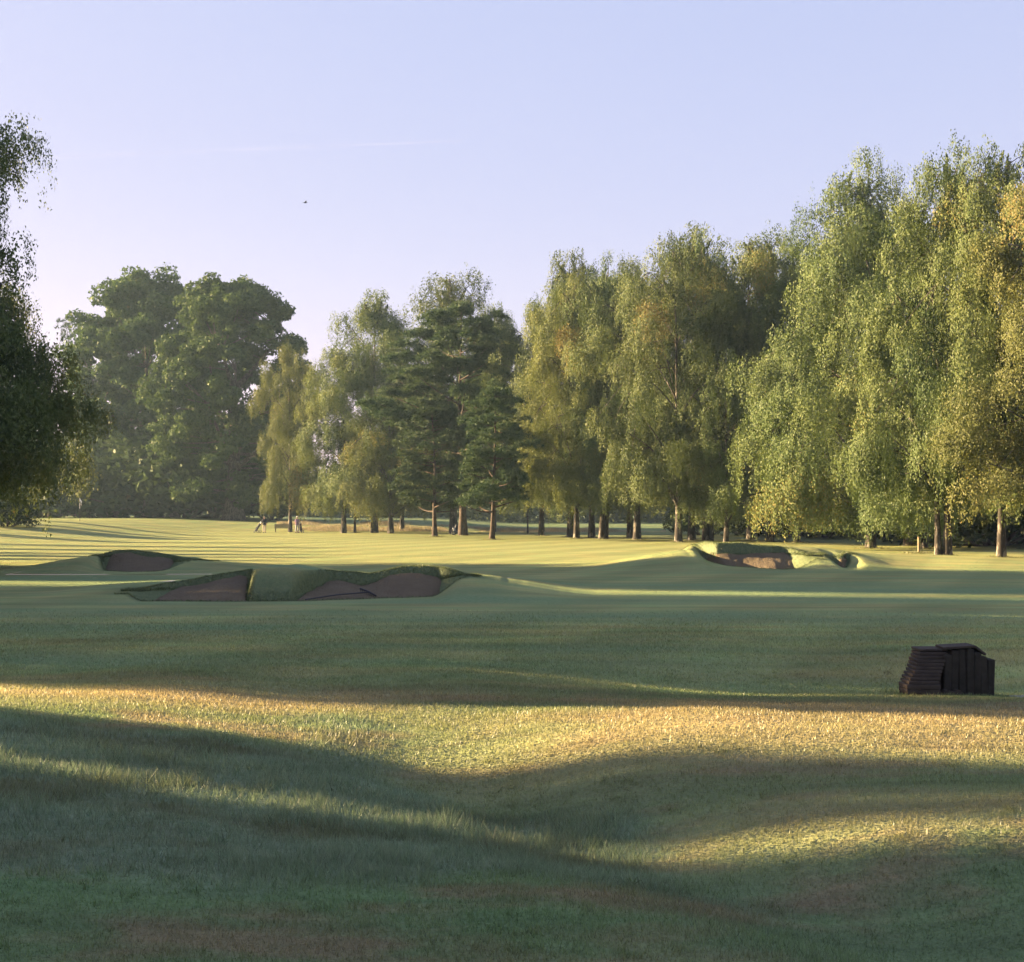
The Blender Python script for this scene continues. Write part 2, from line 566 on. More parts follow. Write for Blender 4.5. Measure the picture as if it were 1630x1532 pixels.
def base_height(x, y):
    x = np.asarray(x, float); y = np.asarray(y, float)
    z = np.zeros(np.broadcast(x, y).shape)
    # raised green far to the left and the rise under the oaks
    z = z + 1.35 * smooth(78, 135, y) * (1 - smooth(-46, -27, x))
    z = z + 0.95 * smooth(148, 162, y) * (1 - smooth(-16, 4, x)) * smooth(-46, -27, x)
    # gentle swells
    z = z + 0.16 * N1.fbm(x / 26 + 3, y / 26 + 9, 2) * smooth(20, 40, y)
    z = z + 0.45 * np.exp(-((x - 15) / 9.0) ** 2 - ((y - 60) / 5.0) ** 2)
    z = z + 0.16 * np.exp(-((x - 6.6) / 2.4) ** 2 - ((y - 57.0) / 2.4) ** 2)
    # foreground: a rounded mound to the right, a bank falling from the left, a hollow winding out to the lower right
    near = 1 - smooth(22, 30, y)
    z = z + 0.17 * np.exp(-((x - 3.6) / 3.6) ** 2 - ((y - 14.9 - 0.05 * x) / 1.9) ** 2)
    z = z - 0.30 * np.exp(-((y - 20.5) / 2.4) ** 2) * smooth(-3, 5, x)
    z = z + 0.34 * (1 - smooth(-7.0, -1.2, x + 0.25 * (y - 12))) * smooth(6.5, 10, y) * (1 - smooth(15.5, 20, y))
    xv = np.interp(y, [5, 7, 8.5, 10.5, 12.5, 14.5, 17], [4.6, 3.4, 2.2, 0.9, -0.2, -1.0, -1.6])
    z = z - 0.30 * np.exp(-((x - xv) / 1.25) ** 2) * smooth(5, 8, y) * (1 - smooth(13, 16.5, y))
    z = z + 0.20 * np.exp(-((x - 4.6) / 2.4) ** 2 - ((y - 10.6) / 1.5) ** 2)
    z = z + 0.26 * N2.fbm(x / 4.0, y / 4.0, 3) * near * smooth(2, 6, np.hypot(x, y))
    return z


def ground_heights(x, y):
    b = base_height(x, y)
    s = np.full(np.shape(b), -9.0)
    top = np.zeros(np.shape(b))
    cuts = []
    for k in BUNKERS:
        near = (np.abs(x - (k.x0 + k.x1) / 2) < 14) & (np.abs(y - k.d) < 18)
        if not np.any(near):
            continue
        m, c, w, ks = k.heights(x, y, b)
        top = np.maximum(top, np.where(near, m, 0))
        cuts.append((c, np.where(near, w, 0)))
        s = np.maximum(s, np.where(near & (ks > -5), ks + b, -9.0))
    for c, w in cuts:
        top = top * (1 - w) + c * w
    z = b + top
    return z, s


def gz(x, y):
    return float(ground_heights(np.array([float(x)]), np.array([float(y)]))[0][0])


def in_poly(x, y, poly):
    c = np.zeros(np.shape(x), bool)
    p = np.array(poly, float)
    for i in range(len(p)):
        (x1, y1), (x2, y2) = p[i], p[i - 1]
        cond = (y1 > y) != (y2 > y)
        xi = (x2 - x1) * (y - y1) / (y2 - y1 + 1e-12) + x1
        c ^= cond & (x < xi)
    return c


def px_poly(pts):
    return [(px2x(px, F_PX * ZC / (py - HOR)), F_PX * ZC / (py - HOR)) for px, py in pts]


ROUGH_POLY = px_poly([(-400, 1165), (0, 1168), (330, 1185), (630, 1200), (760, 1245), (900, 1250), (1000, 1262), (1068, 1306), (1040, 1350), (1000, 1380),
                      (700, 1395), (300, 1425), (-400, 1450)])
TAIL_POLY = px_poly([(1040, 1340), (1090, 1350), (1260, 1430), (1480, 1545), (1330, 1545), (1120, 1440), (980, 1385)])
STRIP_POLY = px_poly([(470, 1140), (600, 1150), (640, 1200), (520, 1195)])


def zones(x, y):
    jx, jy = 0.9 * N3.fbm(x * 1.1, y * 1.1, 4), 1.2 * N1.fbm(x * 1.1 + 40, y * 1.1, 4)
    r = np.zeros(np.shape(x))
    offs = [(0, 0), (.12, .1), (-.12, .1), (.12, -.1), (-.12, -.1), (.25, 0), (-.25, 0), (0, .22), (0, -.22)]
    for ox, oy in offs:
        r = r + in_poly(x + jx + ox, y + jy + oy, ROUGH_POLY) + 0.55 * in_poly(x + jx + ox * 2, y + jy + oy * 2, TAIL_POLY)
        r = r + 0.7 * in_poly(x + jx + ox, y + jy + oy, STRIP_POLY)
    r = np.clip(r / len(offs), 0, 1)
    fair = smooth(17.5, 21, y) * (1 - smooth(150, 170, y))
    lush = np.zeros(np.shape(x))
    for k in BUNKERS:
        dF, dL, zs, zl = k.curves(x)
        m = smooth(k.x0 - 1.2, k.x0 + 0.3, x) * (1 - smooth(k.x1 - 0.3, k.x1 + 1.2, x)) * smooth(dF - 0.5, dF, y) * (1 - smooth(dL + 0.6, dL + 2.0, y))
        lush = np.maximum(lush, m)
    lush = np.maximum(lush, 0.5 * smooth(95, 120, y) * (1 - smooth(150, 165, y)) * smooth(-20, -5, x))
    n_ = N2.fbm(x * .35 + 7, y * .6, 3)
    dry = np.exp(-((x - 3.4) / 4.6) ** 2 - ((y - 15.4) / 2.6) ** 2) + 0.9 * np.exp(-((y - 17.6) / 1.6) ** 2) * smooth(2, -4, x) * 1.0 + 0.8 * np.exp(-((x - 3.5) / 2.5) ** 2 - ((y - 10.8) / 0.8) ** 2)  # straw turf along the sun bands, their brightness partly in its colour
    dry = np.clip(dry * (0.9 + 1.6 * n_), 0, 1) * (1 - 0.8 * r)
    dew_shade = smooth(18.5, 22.5, y) * (1 - smooth(47, 58, y)) * np.clip(0.45 + 2.8 * N1.fbm(x * .12 + 3, y * .5 + 11, 4), 0, 1)  # dew and the paler, cooler tone of the shaded fairway, painted as one
    return r, fair, lush, dry, dew_shade


def axis(segments):
    out = []
    for a, b, s in segments:
        n = max(1, int(round((b - a) / s)))
        out += list(np.linspace(a, b, n, endpoint=False))
    out.append(segments[-1][1])
    return out


def merge_lines(lines, extra):
    L = sorted(lines)
    for e in extra:
        L = [v for v in L if abs(v - e) > 0.12]
        L.append(e)
    return np.array(sorted(L))


def build_ground():
    xs = axis([(-1500, -1000, 250), (-1000, -200, 100), (-200, -60, 10), (-60, -22, 2), (-22, -7, 0.8), (-7, 7, 0.25), (7, 22, 0.8), (22, 60, 2), (60, 200, 10), (200, 1000, 100), (1000, 1500, 250)])
    ys = axis([(-900, -300, 200), (-300, -30, 30), (-30, 4, 2), (4, 26, 0.25), (26, 62, 0.7), (62, 170, 2.0), (170, 400, 15), (400, 1000, 100), (1000, 2000, 250)])
    bx = [v for k in BUNKERS for v in k.box[:2]]
    by = [v for k in BUNKERS for v in k.box[2:]]
    xs, ys = merge_lines(xs, bx), merge_lines(ys, by)
    X, Y = np.meshgrid(xs, ys)
    nx, ny = len(xs), len(ys)
    idx = np.arange(nx * ny).reshape(ny, nx)
    Fq = np.stack([idx[:-1, :-1], idx[:-1, 1:], idx[1:, 1:], idx[1:, :-1]], -1).reshape(-1, 4)
    xc, yc = ((X[:-1, :-1] + X[1:, 1:]) / 2).ravel(), ((Y[:-1, :-1] + Y[1:, 1:]) / 2).ravel()
    keep = np.ones(len(Fq), bool)
    for k in BUNKERS:
        a, b, c, d = k.box
        keep &= ~((xc > a) & (xc < b) & (yc > c) & (yc < d))
    PX, PY, PF = [X.ravel()], [Y.ravel()], [Fq[keep]]
    off = nx * ny
    sands = []
    used = []
    for k in BUNKERS:
        a, b, c, d = k.box
        step = 0.06 if k is BUNKERS[0] else 0.075
        px = np.linspace(a, b, int((b - a) / step) + 1)
        py = np.linspace(c, d, int((d - c) / step) + 1)
        gx, gy = np.meshgrid(px, py)
        m, q = len(px), len(py)
        ii = np.arange(m * q).reshape(q, m)
        ff = np.stack([ii[:-1, :-1], ii[:-1, 1:], ii[1:, 1:], ii[1:, :-1]], -1).reshape(-1, 4)
        cx_, cy_ = (gx[:-1, :-1] + step / 2).ravel(), (gy[:-1, :-1] + step / 2).ravel()
        kp = np.ones(len(ff), bool)
        for (ua, ub, uc, ud) in used:
            kp &= ~((cx_ > ua) & (cx_ < ub) & (cy_ > uc) & (cy_ < ud))
        used.append(k.box)
        PX.append(gx.ravel()); PY.append(gy.ravel()); PF.append(ff[kp] + off)
        off += m * q
        zg, zs = ground_heights(gx.ravel(), gy.ravel())
        zs = zs + 0.13 * N2.fbm(gx.ravel() * 1.6, gy.ravel() * 1.6, 4) + 0.004 * np.sin(gx.ravel() * 21 + 5 * N1.fbm(gx.ravel(), gy.ravel(), 2))
        ok = (zs[ff] > -4).all(1) & ((zs[ff] - zg[ff]).max(1) > -0.05)
        sands.append((np.stack([gx.ravel(), gy.ravel(), zs], -1), ff[ok]))
    x, y = np.concatenate(PX), np.concatenate(PY)
    z, _ = ground_heights(x, y)
    r, fair, lush, dry, dew_shade = zones(x, y)
    V = np.stack([x, y, z], -1)
    F_ = np.concatenate(PF)
    # smooth shaded sheet
    me = np_mesh("ground", V, F_, M_TURF, {"rough": ('POINT', r), "fairway": ('POINT', fair), "lush": ('POINT', lush), "dry": ('POINT', dry), "dew_shade": ('POINT', dew_shade)}, True)
    tag(obj("ground", me), "rolling mown golf course turf with tree shadows", kind="structure")
    names = ["shaded sand of the wide bunker with a turf nose in its middle", "sand of the small bunker on the left, nearer the flag",
             "sand of the right bunker with a dark shadow under its left lip", "sand of the tiny pot bunker beside the right bunker"]
    for (v, f), nm in zip(sands, names):
        u = np.unique(f)
        remap = np.full(len(v), -1); remap[u] = np.arange(len(u))
        me = np_mesh("bunker_sand", v[u], remap[f], M_SAND, None, True)
        tag(obj("bunker_sand", me), nm, kind="structure")


build_ground()

# ------------------------------------------------------------------ trees
def leaf_faces(C, A, S, L, W):
    n = len(C)
    V = np.empty((n, 3, 3), np.float32)          # a pointed leaf, one triangle
    V[:, 0] = C - A * (L * 0.45)[:, None] - S * (W * 0.6)[:, None]
    V[:, 1] = C - A * (L * 0.45)[:, None] + S * (W * 0.6)[:, None]
    V[:, 2] = C + A * (L * 0.65)[:, None]
    return V.reshape(-1, 3), np.arange(n * 3, dtype=np.int32).reshape(n, 3)


def unit(a):
    return a / np.maximum(np.linalg.norm(a, axis=-1, keepdims=True), 1e-9)


def leaf_mesh(name, C, A, S, L, W, tint, mat):
    V, Fq = leaf_faces(C, A, S, L, W)
    return np_mesh(name, V, Fq, mat, {"tint": ('FACE', np.clip(tint, 0, 1))})


class Wood:
    """tapered trunk and limbs as one mesh"""
    def __init__(self):
        self.v, self.f, self.n = [], [], 0

    def limb(self, pts, rad, ns=7):
        P = np.array(pts, float)
        T = unit(np.gradient(P, axis=0))
        up = np.where(np.abs(T[:, 2:3]) < 0.9, np.array([[0, 0, 1.0]]), np.array([[1.0, 0, 0]]))
        a = unit(np.cross(T, up)); b = np.cross(T, a)
        an = np.linspace(0, 2 * np.pi, ns, endpoint=False)
        ring = P[:, None] + (a[:, None] * np.cos(an)[None, :, None] + b[:, None] * np.sin(an)[None, :, None]) * np.array(rad)[:, None, None]
        i = np.arange(len(P) * ns).reshape(len(P), ns) + self.n
        q = np.stack([i[:-1], np.roll(i, -1, 1)[:-1], np.roll(i, -1, 1)[1:], i[1:]], -1).reshape(-1, 4)
        self.v.append(ring.reshape(-1, 3)); self.f.append(q); self.n += len(P) * ns

    def mesh(self, name, mat):
        return np_mesh(name, np.concatenate(self.v), np.concatenate(self.f), mat, None, True)


def trunk_path(g, H, lean=(0, 0), wob=0.02, n=12):
    t = np.linspace(0, 1, n)
    w = np.cumsum(g.normal(0, wob * H / n * 2.0, (n, 2)), 0) * t[:, None]
    return np.stack([w[:, 0] + lean[0] * t * H, w[:, 1] + lean[1] * t * H, t * H], -1)


def at_height(path, z):
    return np.array([np.interp(z, path[:, 2], path[:, 0]), np.interp(z, path[:, 2], path[:, 1]), z])


def flare(H, r0, n=12):
    t = np.linspace(0, 1, n)
    r = r0 * (1 - t) ** 0.9 + 0.02
    r[0] *= 1.5; r[1] *= 1.08
    return r


def curve3(a, m, b, n=7):
    t = np.linspace(0, 1, n)[:, None]
    return (1 - t) ** 2 * a + 2 * t * (1 - t) * m + t ** 2 * b


def birch(seed, H=21.0, R_=4.9, z0=0.16, n_clump=76, strands=66, leaves=58, prof=None, leaf=0.098, r0=0.215, drop=(0.9, 2.9), mat=None, lean=(0, 0), yellow=0.02, stems=1):
    g = np.random.default_rng(seed)
    prof = prof or [(0, .62), (.10, .95), (.3, 1.0), (.5, .95), (.7, .8), (.86, .58), (.95, .38), (1, .2)]
    path = trunk_path(g, H * 0.96, lean, 0.02)
    wd = Wood()
    wd.limb(path, flare(H, r0), 9)
    for s in range(stems - 1):
        p2 = trunk_path(g, H * 0.8, (g.normal(0, .05) + 0.05 * (1 if s % 2 else -1), g.normal(0, 0.03)), 0.02)
        p2 = p2 + np.array([0.55 * (1 if s % 2 else -1), 0.1, -0.1])
        wd.limb(p2, flare(H, r0 * 0.8), 8)
    C, T, ON = [], [], []
    zb = H * z0
    per = 4
    for j in range(n_clump // per):
        nb = n_clump // per
        t = ((j + 0.2 + 0.6 * g.random()) / nb) ** 0.88
        zc = zb + (H * 0.985 - zb) * t
        Rm = R_ * np.interp(t, *np.array(prof).T)
        az = j * 2.39996 + g.normal(0, 0.35)
        fr = g.uniform(0.62, 0.95) if j % 5 else g.uniform(0.05, 0.35)
        rad = Rm * fr
        zs = max(zb * 0.75, zc - rad * g.uniform(0.5, 1.0) - 0.6)
        o = at_height(path, min(zs, H * 0.94))
        bc = at_height(path, min(zc, H * .96)) + np.array([rad * math.cos(az), rad * math.sin(az), 0])
        bc[2] = zc
        br = curve3(o, (o + bc) / 2 + np.array([0, 0, 0.25 * rad]), bc, 7)
        rb = max(0.02, 0.09 * (1 - t) + 0.02)
        wd.limb(br, np.linspace(rb, 0.02, 7), 6)
        btint = g.normal(0.42, 0.10) + (0.42 if g.random() < yellow else 0)
        for i in range(per):
            sc_ = (1.0 - 0.35 * t) * (R_ / 4.9)
            c = bc + np.array([g.normal(0, .95), g.normal(0, .95), -1.15 * i + g.normal(0.5, .7)]) * sc_ + np.array([math.cos(az), math.sin(az), 0]) * 0.28 * i * sc_
            if c[2] < zb * 0.9 + 0.8:
                c[2] = zb * 0.9 + 0.8 + g.uniform(0, 1.2)
            oo = br[g.integers(3, 7)]
            wd.limb(curve3(oo, (oo + c) / 2 + np.array([0, 0, .3]), c, 4), np.linspace(0.03, 0.01, 4), 4)
            rc = g.uniform(0.6, 1.6) * sc_
            ns = int(strands * (rc / 1.1) ** 1.3)
            rho = rc * np.sqrt(g.random(ns)); ph = g.random(ns) * 2 * np.pi
            st = np.stack([c[0] + rho * np.cos(ph), c[1] + rho * np.sin(ph), c[2] + rc * 0.6 * np.sqrt(np.maximum(0, 1 - (rho / rc) ** 2)) + g.normal(0, .32, ns)], -1)
            dl = (drop[0] * .5 + (drop[1] - drop[0] * .5) * g.random(ns) ** 1.6) * (1 - 0.5 * t) * g.uniform(0.6, 1.25)
            dl = np.minimum(dl, np.maximum(0.4, c[2] - zb * g.uniform(0.45, 0.85)))
            sway = g.normal(0, 0.10, 2)
            nl = np.maximum(5, (leaves * dl / 2.2).astype(int))
            si = np.repeat(np.arange(ns), nl)
            u = g.random(len(si)) ** 0.8
            P = st[si].copy()
            P[:, 2] -= u * dl[si]
            out = np.stack([np.cos(ph), np.sin(ph)], -1)[si]
            P[:, :2] += out * (0.2 * np.sin(np.clip(u * 2, 0, 1) * np.pi / 2)[:, None]) + sway[None] * (u * dl[si])[:, None] * 0.6
            P += g.normal(0, 0.105, P.shape)
            C.append(P)
            dn = P - bc; dn[:, 2] *= 0.25
            ON.append(unit(dn + 0.6 * np.append(out, np.zeros((len(P), 1)), 1)))
            T.append(np.clip(btint + g.normal(0, .05) + g.normal(0, 0.14, len(P)), 0, 1))
    # leader shoots that stand up at the top
    for k in range(11):
        o = at_height(path, H * g.uniform(0.80, 0.93)) + np.append(g.normal(0, 0.5, 2), 0)
        tip = o + np.array([g.normal(0, 0.55), g.normal(0, 0.55), g.uniform(0.7, 1.7)])
        wd.limb(np.stack([o, (o + tip) / 2 + g.normal(0, .05, 3), tip]), [0.03, 0.02, 0.008], 4)
        u = g.random(230)
        P = o + (tip - o) * u[:, None] + g.normal(0, 0.15, (230, 3)) * (1.15 - u)[:, None]
        C.append(P); T.append(np.clip(g.normal(0.35, 0.15, 230), 0, 1)); ON.append(unit(g.normal(0, 1, (230, 3))))
    C = np.concatenate(C); T = np.concatenate(T)
    n = len(C)
    A = unit(np.stack([g.normal(0, .40, n), g.normal(0, .40, n), -np.ones(n)], -1))
    ON = np.concatenate(ON)
    S = unit(np.cross(A, ON + 0.40 * g.normal(0, 1, (n, 3))))
    L = leaf * g.uniform(0.7, 1.35, n)
    W = L * g.uniform(0.55, 0.8, n)
    return wd.mesh("trunk", B_BIRCH), leaf_mesh("crown", C, A, S, L, W, T, mat or M_BIRCH)


def blob_leaves(g, c, r, n, flat=0.7, tint=0.4, up=0.35):
    d = unit(g.normal(0, 1, (n, 3)))
    d[:, 2] = np.where(d[:, 2] < -0.2, d[:, 2] * 0.5, d[:, 2])
    rr = r * (0.55 + 0.5 * g.random(n) ** 0.7)
    P = np.array(c)[None] + d * rr[:, None] * np.array([1, 1, flat])[None]
    P += g.normal(0, 0.06 * r, P.shape)
    return P, d, np.clip(tint + g.normal(0, 0.16, n), 0, 1)


def oak(seed, H=26.0, R_=9.0, z0=0.16, n_clump=150, leaf=0.33, r0=0.75, prof=None, per=760, mat=None, bark=None, size=(1.2, 2.3), open_at=None):
    g = np.random.default_rng(seed)
    prof = prof or [(0, .7), (.15, .92), (.4, 1.0), (.65, .92), (.85, .66), (.95, .4), (1, .2)]
    path = trunk_path(g, H * 0.62, (0, 0), 0.02)
    wd = Wood()
    wd.limb(path, flare(H, r0) + 0.1, 11)
    mains = []
    for k in range(9):
        az = k * 2.4 + g.normal(0, .3)
        o = at_height(path, H * g.uniform(0.2, 0.55))
        tip = o + np.array([math.cos(az) * R_ * 0.6, math.sin(az) * R_ * 0.6, H * g.uniform(0.12, 0.34)])
        b = curve3(o, (o + tip) / 2 + np.array([0, 0, -0.6]), tip, 8)
        wd.limb(b, np.linspace(r0 * 0.42, 0.07, 8), 7)
        mains.append(b)
    MP = np.concatenate(mains + [path])
    C, T, ON = [], [], []
    zb = H * z0
    for i in range(n_clump):
        t = ((i + g.random()) / n_clump)
        z = zb + (H * 0.96 - zb) * t
        Rm = R_ * np.interp(t, *np.array(prof).T)
        az = i * 2.39996 + g.normal(0, .4)
        fr = g.uniform(0.68, 1.0) if i % 5 else g.uniform(0.1, 0.6)
        c = np.array([Rm * fr * math.cos(az), Rm * fr * math.sin(az), z])
        if open_at is not None and np.linalg.norm((c - np.array(open_at[:3])) * np.array([1, 0.45, 1])) < open_at[3]:
            continue
        below = MP[MP[:, 2] < z + 0.4]
        o = below[np.argmin(((below - c) ** 2).sum(1))] if len(below) else path[3]
        wd.limb(curve3(o, (o + c) / 2 + g.normal(0, .3, 3), c, 5), np.linspace(0.10, 0.02, 5), 5)
        rc = g.uniform(*size)
        n = int(per * (rc / 1.7) ** 2)
        sub = 5
        for s in range(sub):
            cc = c + g.normal(0, rc * 0.42, 3) * np.array([1, 1, 0.7])
            P, d, tt = blob_leaves(g, cc, rc * g.uniform(.45, .75), n // sub, 0.75, g.normal(0.42, 0.08))
            C.append(P); T.append(tt); ON.append(d)
    C = np.concatenate(C); T = np.concatenate(T); n = len(C); ON = unit(np.concatenate(ON) + 0.7 * g.normal(0, 1, (n, 3)))
    A = unit(np.cross(ON, g.normal(0, 1, (n, 3)))); S = np.cross(A, ON)
    L = leaf * g.uniform(0.7, 1.35, n); W = L * g.uniform(.5, .8, n)
    return wd.mesh("trunk", bark or B_OAK), leaf_mesh("crown", C, A, S, L, W, T, mat or M_OAK)


def pine(seed, H=22.0, R_=6.0, z0=0.5, n_limb=34, r0=0.33, prof=None, lean=(0, 0), size=(0.9, 1.7), flat=0.42, per=620, rise=0.35, plates=3, needle=0.34, side=0.0):
    g = np.random.default_rng(seed)
    prof = prof or [(0, .8), (.3, 1.0), (.6, .85), (.85, .5), (1, .15)]
    path = trunk_path(g, H * 0.95, lean, 0.03)
    wd = Wood()
    wd.limb(path, flare(H, r0), 14)
    C, A, T = [], [], []
    zb = H * z0
    for i in range(n_limb):
        t = (i + g.random()) / n_limb
        z = zb + (H * .97 - zb) * t
        Rm = R_ * np.interp(t, *np.array(prof).T)
        az = i * 2.39996 + g.normal(0, .3)
        rad = Rm * g.uniform(.6, 1.05) * (1 - side * math.cos(az) * 0.5)
        o = at_height(path, min(max(zb * 0.85, z - rise * rad), H * .93))
        tip = at_height(path, min(z, H * .94)) + np.array([rad * math.cos(az), rad * math.sin(az), 0]); tip[2] = z
        br = curve3(o, (o + tip) / 2 + g.normal(0, .25, 3) + np.array([0, 0, -0.1 * rad]), tip, 7)
        wd.limb(br, np.linspace(max(0.04, 0.16 * (1 - t) * r0 / 0.42 + 0.03), 0.015, 7), 6)
        for k in range(plates):
            u = 1.0 - 0.62 * k / plates
            c = br[int(round(u * 6))] + g.normal(0, .3, 3) + np.array([0, 0, .25])
            rc = g.uniform(*size) * (1 - 0.3 * t)
            nt = int(per / 22 * (rc / 1.3) ** 2)
            # tufts of needles: each tuft is a small burst of long thin faces
            d = unit(g.normal(0, 1, (nt, 3))); d[:, 2] = np.abs(d[:, 2]) * 0.9 - 0.25
            tc = c + d * rc * (0.35 + .65 * g.random(nt))[:, None] * np.array([1, 1, flat])
            ti = np.repeat(np.arange(nt), 22)
            dirs = unit(g.normal(0, 1, (len(ti), 3)) + np.array([0, 0, 0.5]) + 0.6 * d[ti])
            C.append(tc[ti] + dirs * needle * 0.45); A.append(dirs)
            T.append(np.clip(g.normal(.42, .1) + g.normal(0, .12, nt)[ti] + g.normal(0, .08, len(ti)), 0, 1))
    C, A, T = np.concatenate(C), np.concatenate(A), np.concatenate(T); n = len(C)
    S = unit(np.cross(A, g.normal(0, 1, (n, 3))))
    L = needle * g.uniform(.8, 1.3, n)
    return wd.mesh("trunk", B_PINE), leaf_mesh("crown", C, A, S, L, L * 0.16, T, M_PINE)


def bush(seed, R_=2.2, H=2.6, n=9000, leaf=0.15, mat=None):
    g = np.random.default_rng(seed)
    wd = Wood()
    C, T = [], []
    for k in range(26):
        az = k * 2.4; rad = R_ * math.sqrt((k + .5) / 26) * 0.85
        c = np.array([rad * math.cos(az), rad * math.sin(az), H * (0.16 + 0.62 * (1 - (rad / R_) ** 2) * (g.uniform(.75, 1.1) if k % 2 else g.uniform(.1, .6)))])
        if k % 3 == 0:
            wd.limb(np.stack([np.array([c[0] * .15, c[1] * .15, -0.05]), c * np.array([.6, .6, .5]), c]), [0.06, 0.04, 0.015], 5)
        P, d, tt = blob_leaves(g, c, R_ * g.uniform(.26, .42), n // 26, 0.85, g.normal(.4, .1))
        P[:, 2] = np.abs(P[:, 2])
        C.append(P); T.append(tt)
    C = np.concatenate(C); T = np.concatenate(T); n = len(C)
    A = unit(g.normal(0, 1, (n, 3))); S = unit(np.cross(A, g.normal(0, 1, (n, 3))))
    L = leaf * g.uniform(.7, 1.3, n)
    return wd.mesh("stem", B_OAK), leaf_mesh("foliage", C, A, S, L, L * .65, T, mat or M_BUSH)


def place_tree(name, proto, px, d, height, h0, label, cat="tree", rz=0.0, sx=1.0, group=None, parts=("trunk", "crown"), x=None, mats=None, tilt=(0, 0)):
    x = px2x(px, d) if x is None else x
    s = height / h0
    o = empty(name, (x, d, gz(x, d) - 0.04), rz, (s * sx, s * sx, s))
    o.rotation_euler = (tilt[0], tilt[1], rz)
    tag(o, label, cat, group)
    obj(parts[0], proto[0], o)
    c = obj(parts[1], proto[1], o)
    if mats:
        c.material_slots[0].link = 'OBJECT'
        c.material_slots[0].material = mats
    return o


BA = birch(101, n_clump=116)
BB = birch(102, R_=5.3, n_clump=124, yellow=0.03)
BC = birch(103, R_=4.3, n_clump=104, prof=[(0, .6), (.15, .9), (.35, 1), (.55, .95), (.75, .85), (.9, .6), (1, .2)])
BD = birch(104, R_=6.0, n_clump=156, z0=0.06, strands=60, leaf=0.088, drop=(1.6, 3.8), yellow=0.02, prof=[(0, .9), (.12, 1.05), (.3, .98), (.5, .78), (.7, .58), (.85, .4), (1, .12)])
BE = birch(105, H=16, R_=4.4, n_clump=80, strands=58, z0=0.14, drop=(0.8, 2.6), yellow=0.08, leaf=0.10)
BF = birch(106, R_=5.2, n_clump=120, stems=2, yellow=0.08)
BG = birch(108, H=14.5, R_=5.8, z0=0.27, n_clump=92, drop=(1.2, 3.0))
SAP = birch(107, H=10.5, R_=2.2, z0=0.30, n_clump=34, strands=22, leaves=22, r0=0.10, drop=(0.5, 1.2), leaf=0.15, yellow=0.15)
OA = oak(201, z0=0.12, n_clump=165)
OB = oak(202, H=28, R_=9.2, z0=0.09, n_clump=175, r0=0.95, open_at=(3.2, -4, 17.5, 2.4))
PA = pine(301, R_=8.0, z0=0.42, n_limb=46, side=0.35, size=(1.3, 2.4), per=560, plates=3, needle=0.42, prof=[(0, .75), (.25, 1.0), (.6, .95), (.85, .7), (1, .3)])
PB = pine(302, H=13, R_=3.6, z0=0.22, n_limb=40, r0=0.17, prof=[(0, .85), (.2, 1.0), (.5, .9), (.8, .65), (1, .2)], size=(.9, 1.5), flat=.65, per=760, rise=.25, plates=3, needle=0.32)
SPR = pine(303, H=22, R_=3.4, z0=0.08, n_limb=60, r0=.25, prof=[(0, 1), (.4, .7), (.8, .28), (1, .05)], size=(.7, 1.0), flat=.5, per=330, rise=-0.1, plates=2)
BU = bush(401)
BU2 = bush(402, 2.8, 2.2)

# the weeping birch at the left edge of the picture
place_tree("birch_tree", BB, -140, 56, 22.5, 21, "dark weeping birch at the left edge, in shade against the sky", rz=2.7, sx=1.05)
place_tree("birch_tree", BG, -95, 60, 14.4, 14.5, "lower dark drooping birch beneath the tall left edge birch", rz=2.1, sx=1.0)

# the oaks at the far left
place_tree("oak_tree", OA, 232, 188, 33.0, 26, "broad dark oak behind the flagstick, left of the biggest oak", rz=0.6, sx=1.0)
place_tree("oak_tree", OB, 372, 172, 30.2, 28, "largest spreading oak with a thick trunk left of the two golfers", rz=0.0, sx=1.0)
place_tree("conifer_tree", SPR, 118, 225, 33, 22, "pale hazy conifer top between the dark birch and the oaks", rz=0.6, sx=0.8)

# birches, pines and the young tree in the middle
T_MID = [
    ("birch_tree", BC, 462, 150, 20.5, 21, "loose yellowing birch beside the biggest oak, above the bench", 0.3, .8, M_BIRCH_YEL),
    ("birch_tree", BC, 547, 146, 19.5, 21, "thin birch just left of the young yellow tree", 1.2, 1.1, M_BIRCH_YEL),
    ("birch_tree", BA, 596, 148, 25.6, 21, "tall birch with a thick dark trunk right of the young yellow tree", 2.2, 1.1, None),
    ("birch_tree", BE, 622, 143, 15.5, 16, "shorter birch whose leaning trunk stands right of the thick dark trunk", 3.3, 1.1, M_BIRCH_YEL),
    ("birch_tree", BB, 640, 152, 19.0, 21, "birch half hidden behind the young pines, left of the big pine", 4.4, 1.0, None),
    ("birch_tree", BC, 722, 142, 27.2, 21, "tall birch top rising above the big dark pine", 5.2, 1.15, None),
    ("birch_tree", BA, 786, 150, 24.5, 21, "dark birch top behind the right side of the big pine", .8, .85, None),
]
for nm, pr, px, d, h, h0, lb, rz, sx, mt in T_MID:
    place_tree(nm, pr, px, d, h, h0, lb, rz=rz, sx=sx, mats=mt)
place_tree("young_tree", SAP, 565, 146, 11.0, 10.5, "young yellow tree with a thin straight trunk, alone on the grass", rz=0.4, mats=M_BIRCH_YEL)
place_tree("pine_tree", PA, 737, 130, 21.8, 22, "big dark pine with long bare limbs and a thick trunk", rz=0.0, sx=1.0)
place_tree("young_pine", PB, 692, 123, 12.4, 13, "smaller pine with a thin upright trunk, left of the big pine", rz=.4, sx=1.1)
place_tree("young_pine", PB, 783, 110, 12.2, 13, "smaller pine whose thin trunk leans left, right of the big pine", rz=2.0, sx=1.0, tilt=(0, -0.10))
place_tree("young_tree", SAP, 840, 140, 7.6, 10.5, "small slender tree between the leaning pine and the birch row", rz=1.7)

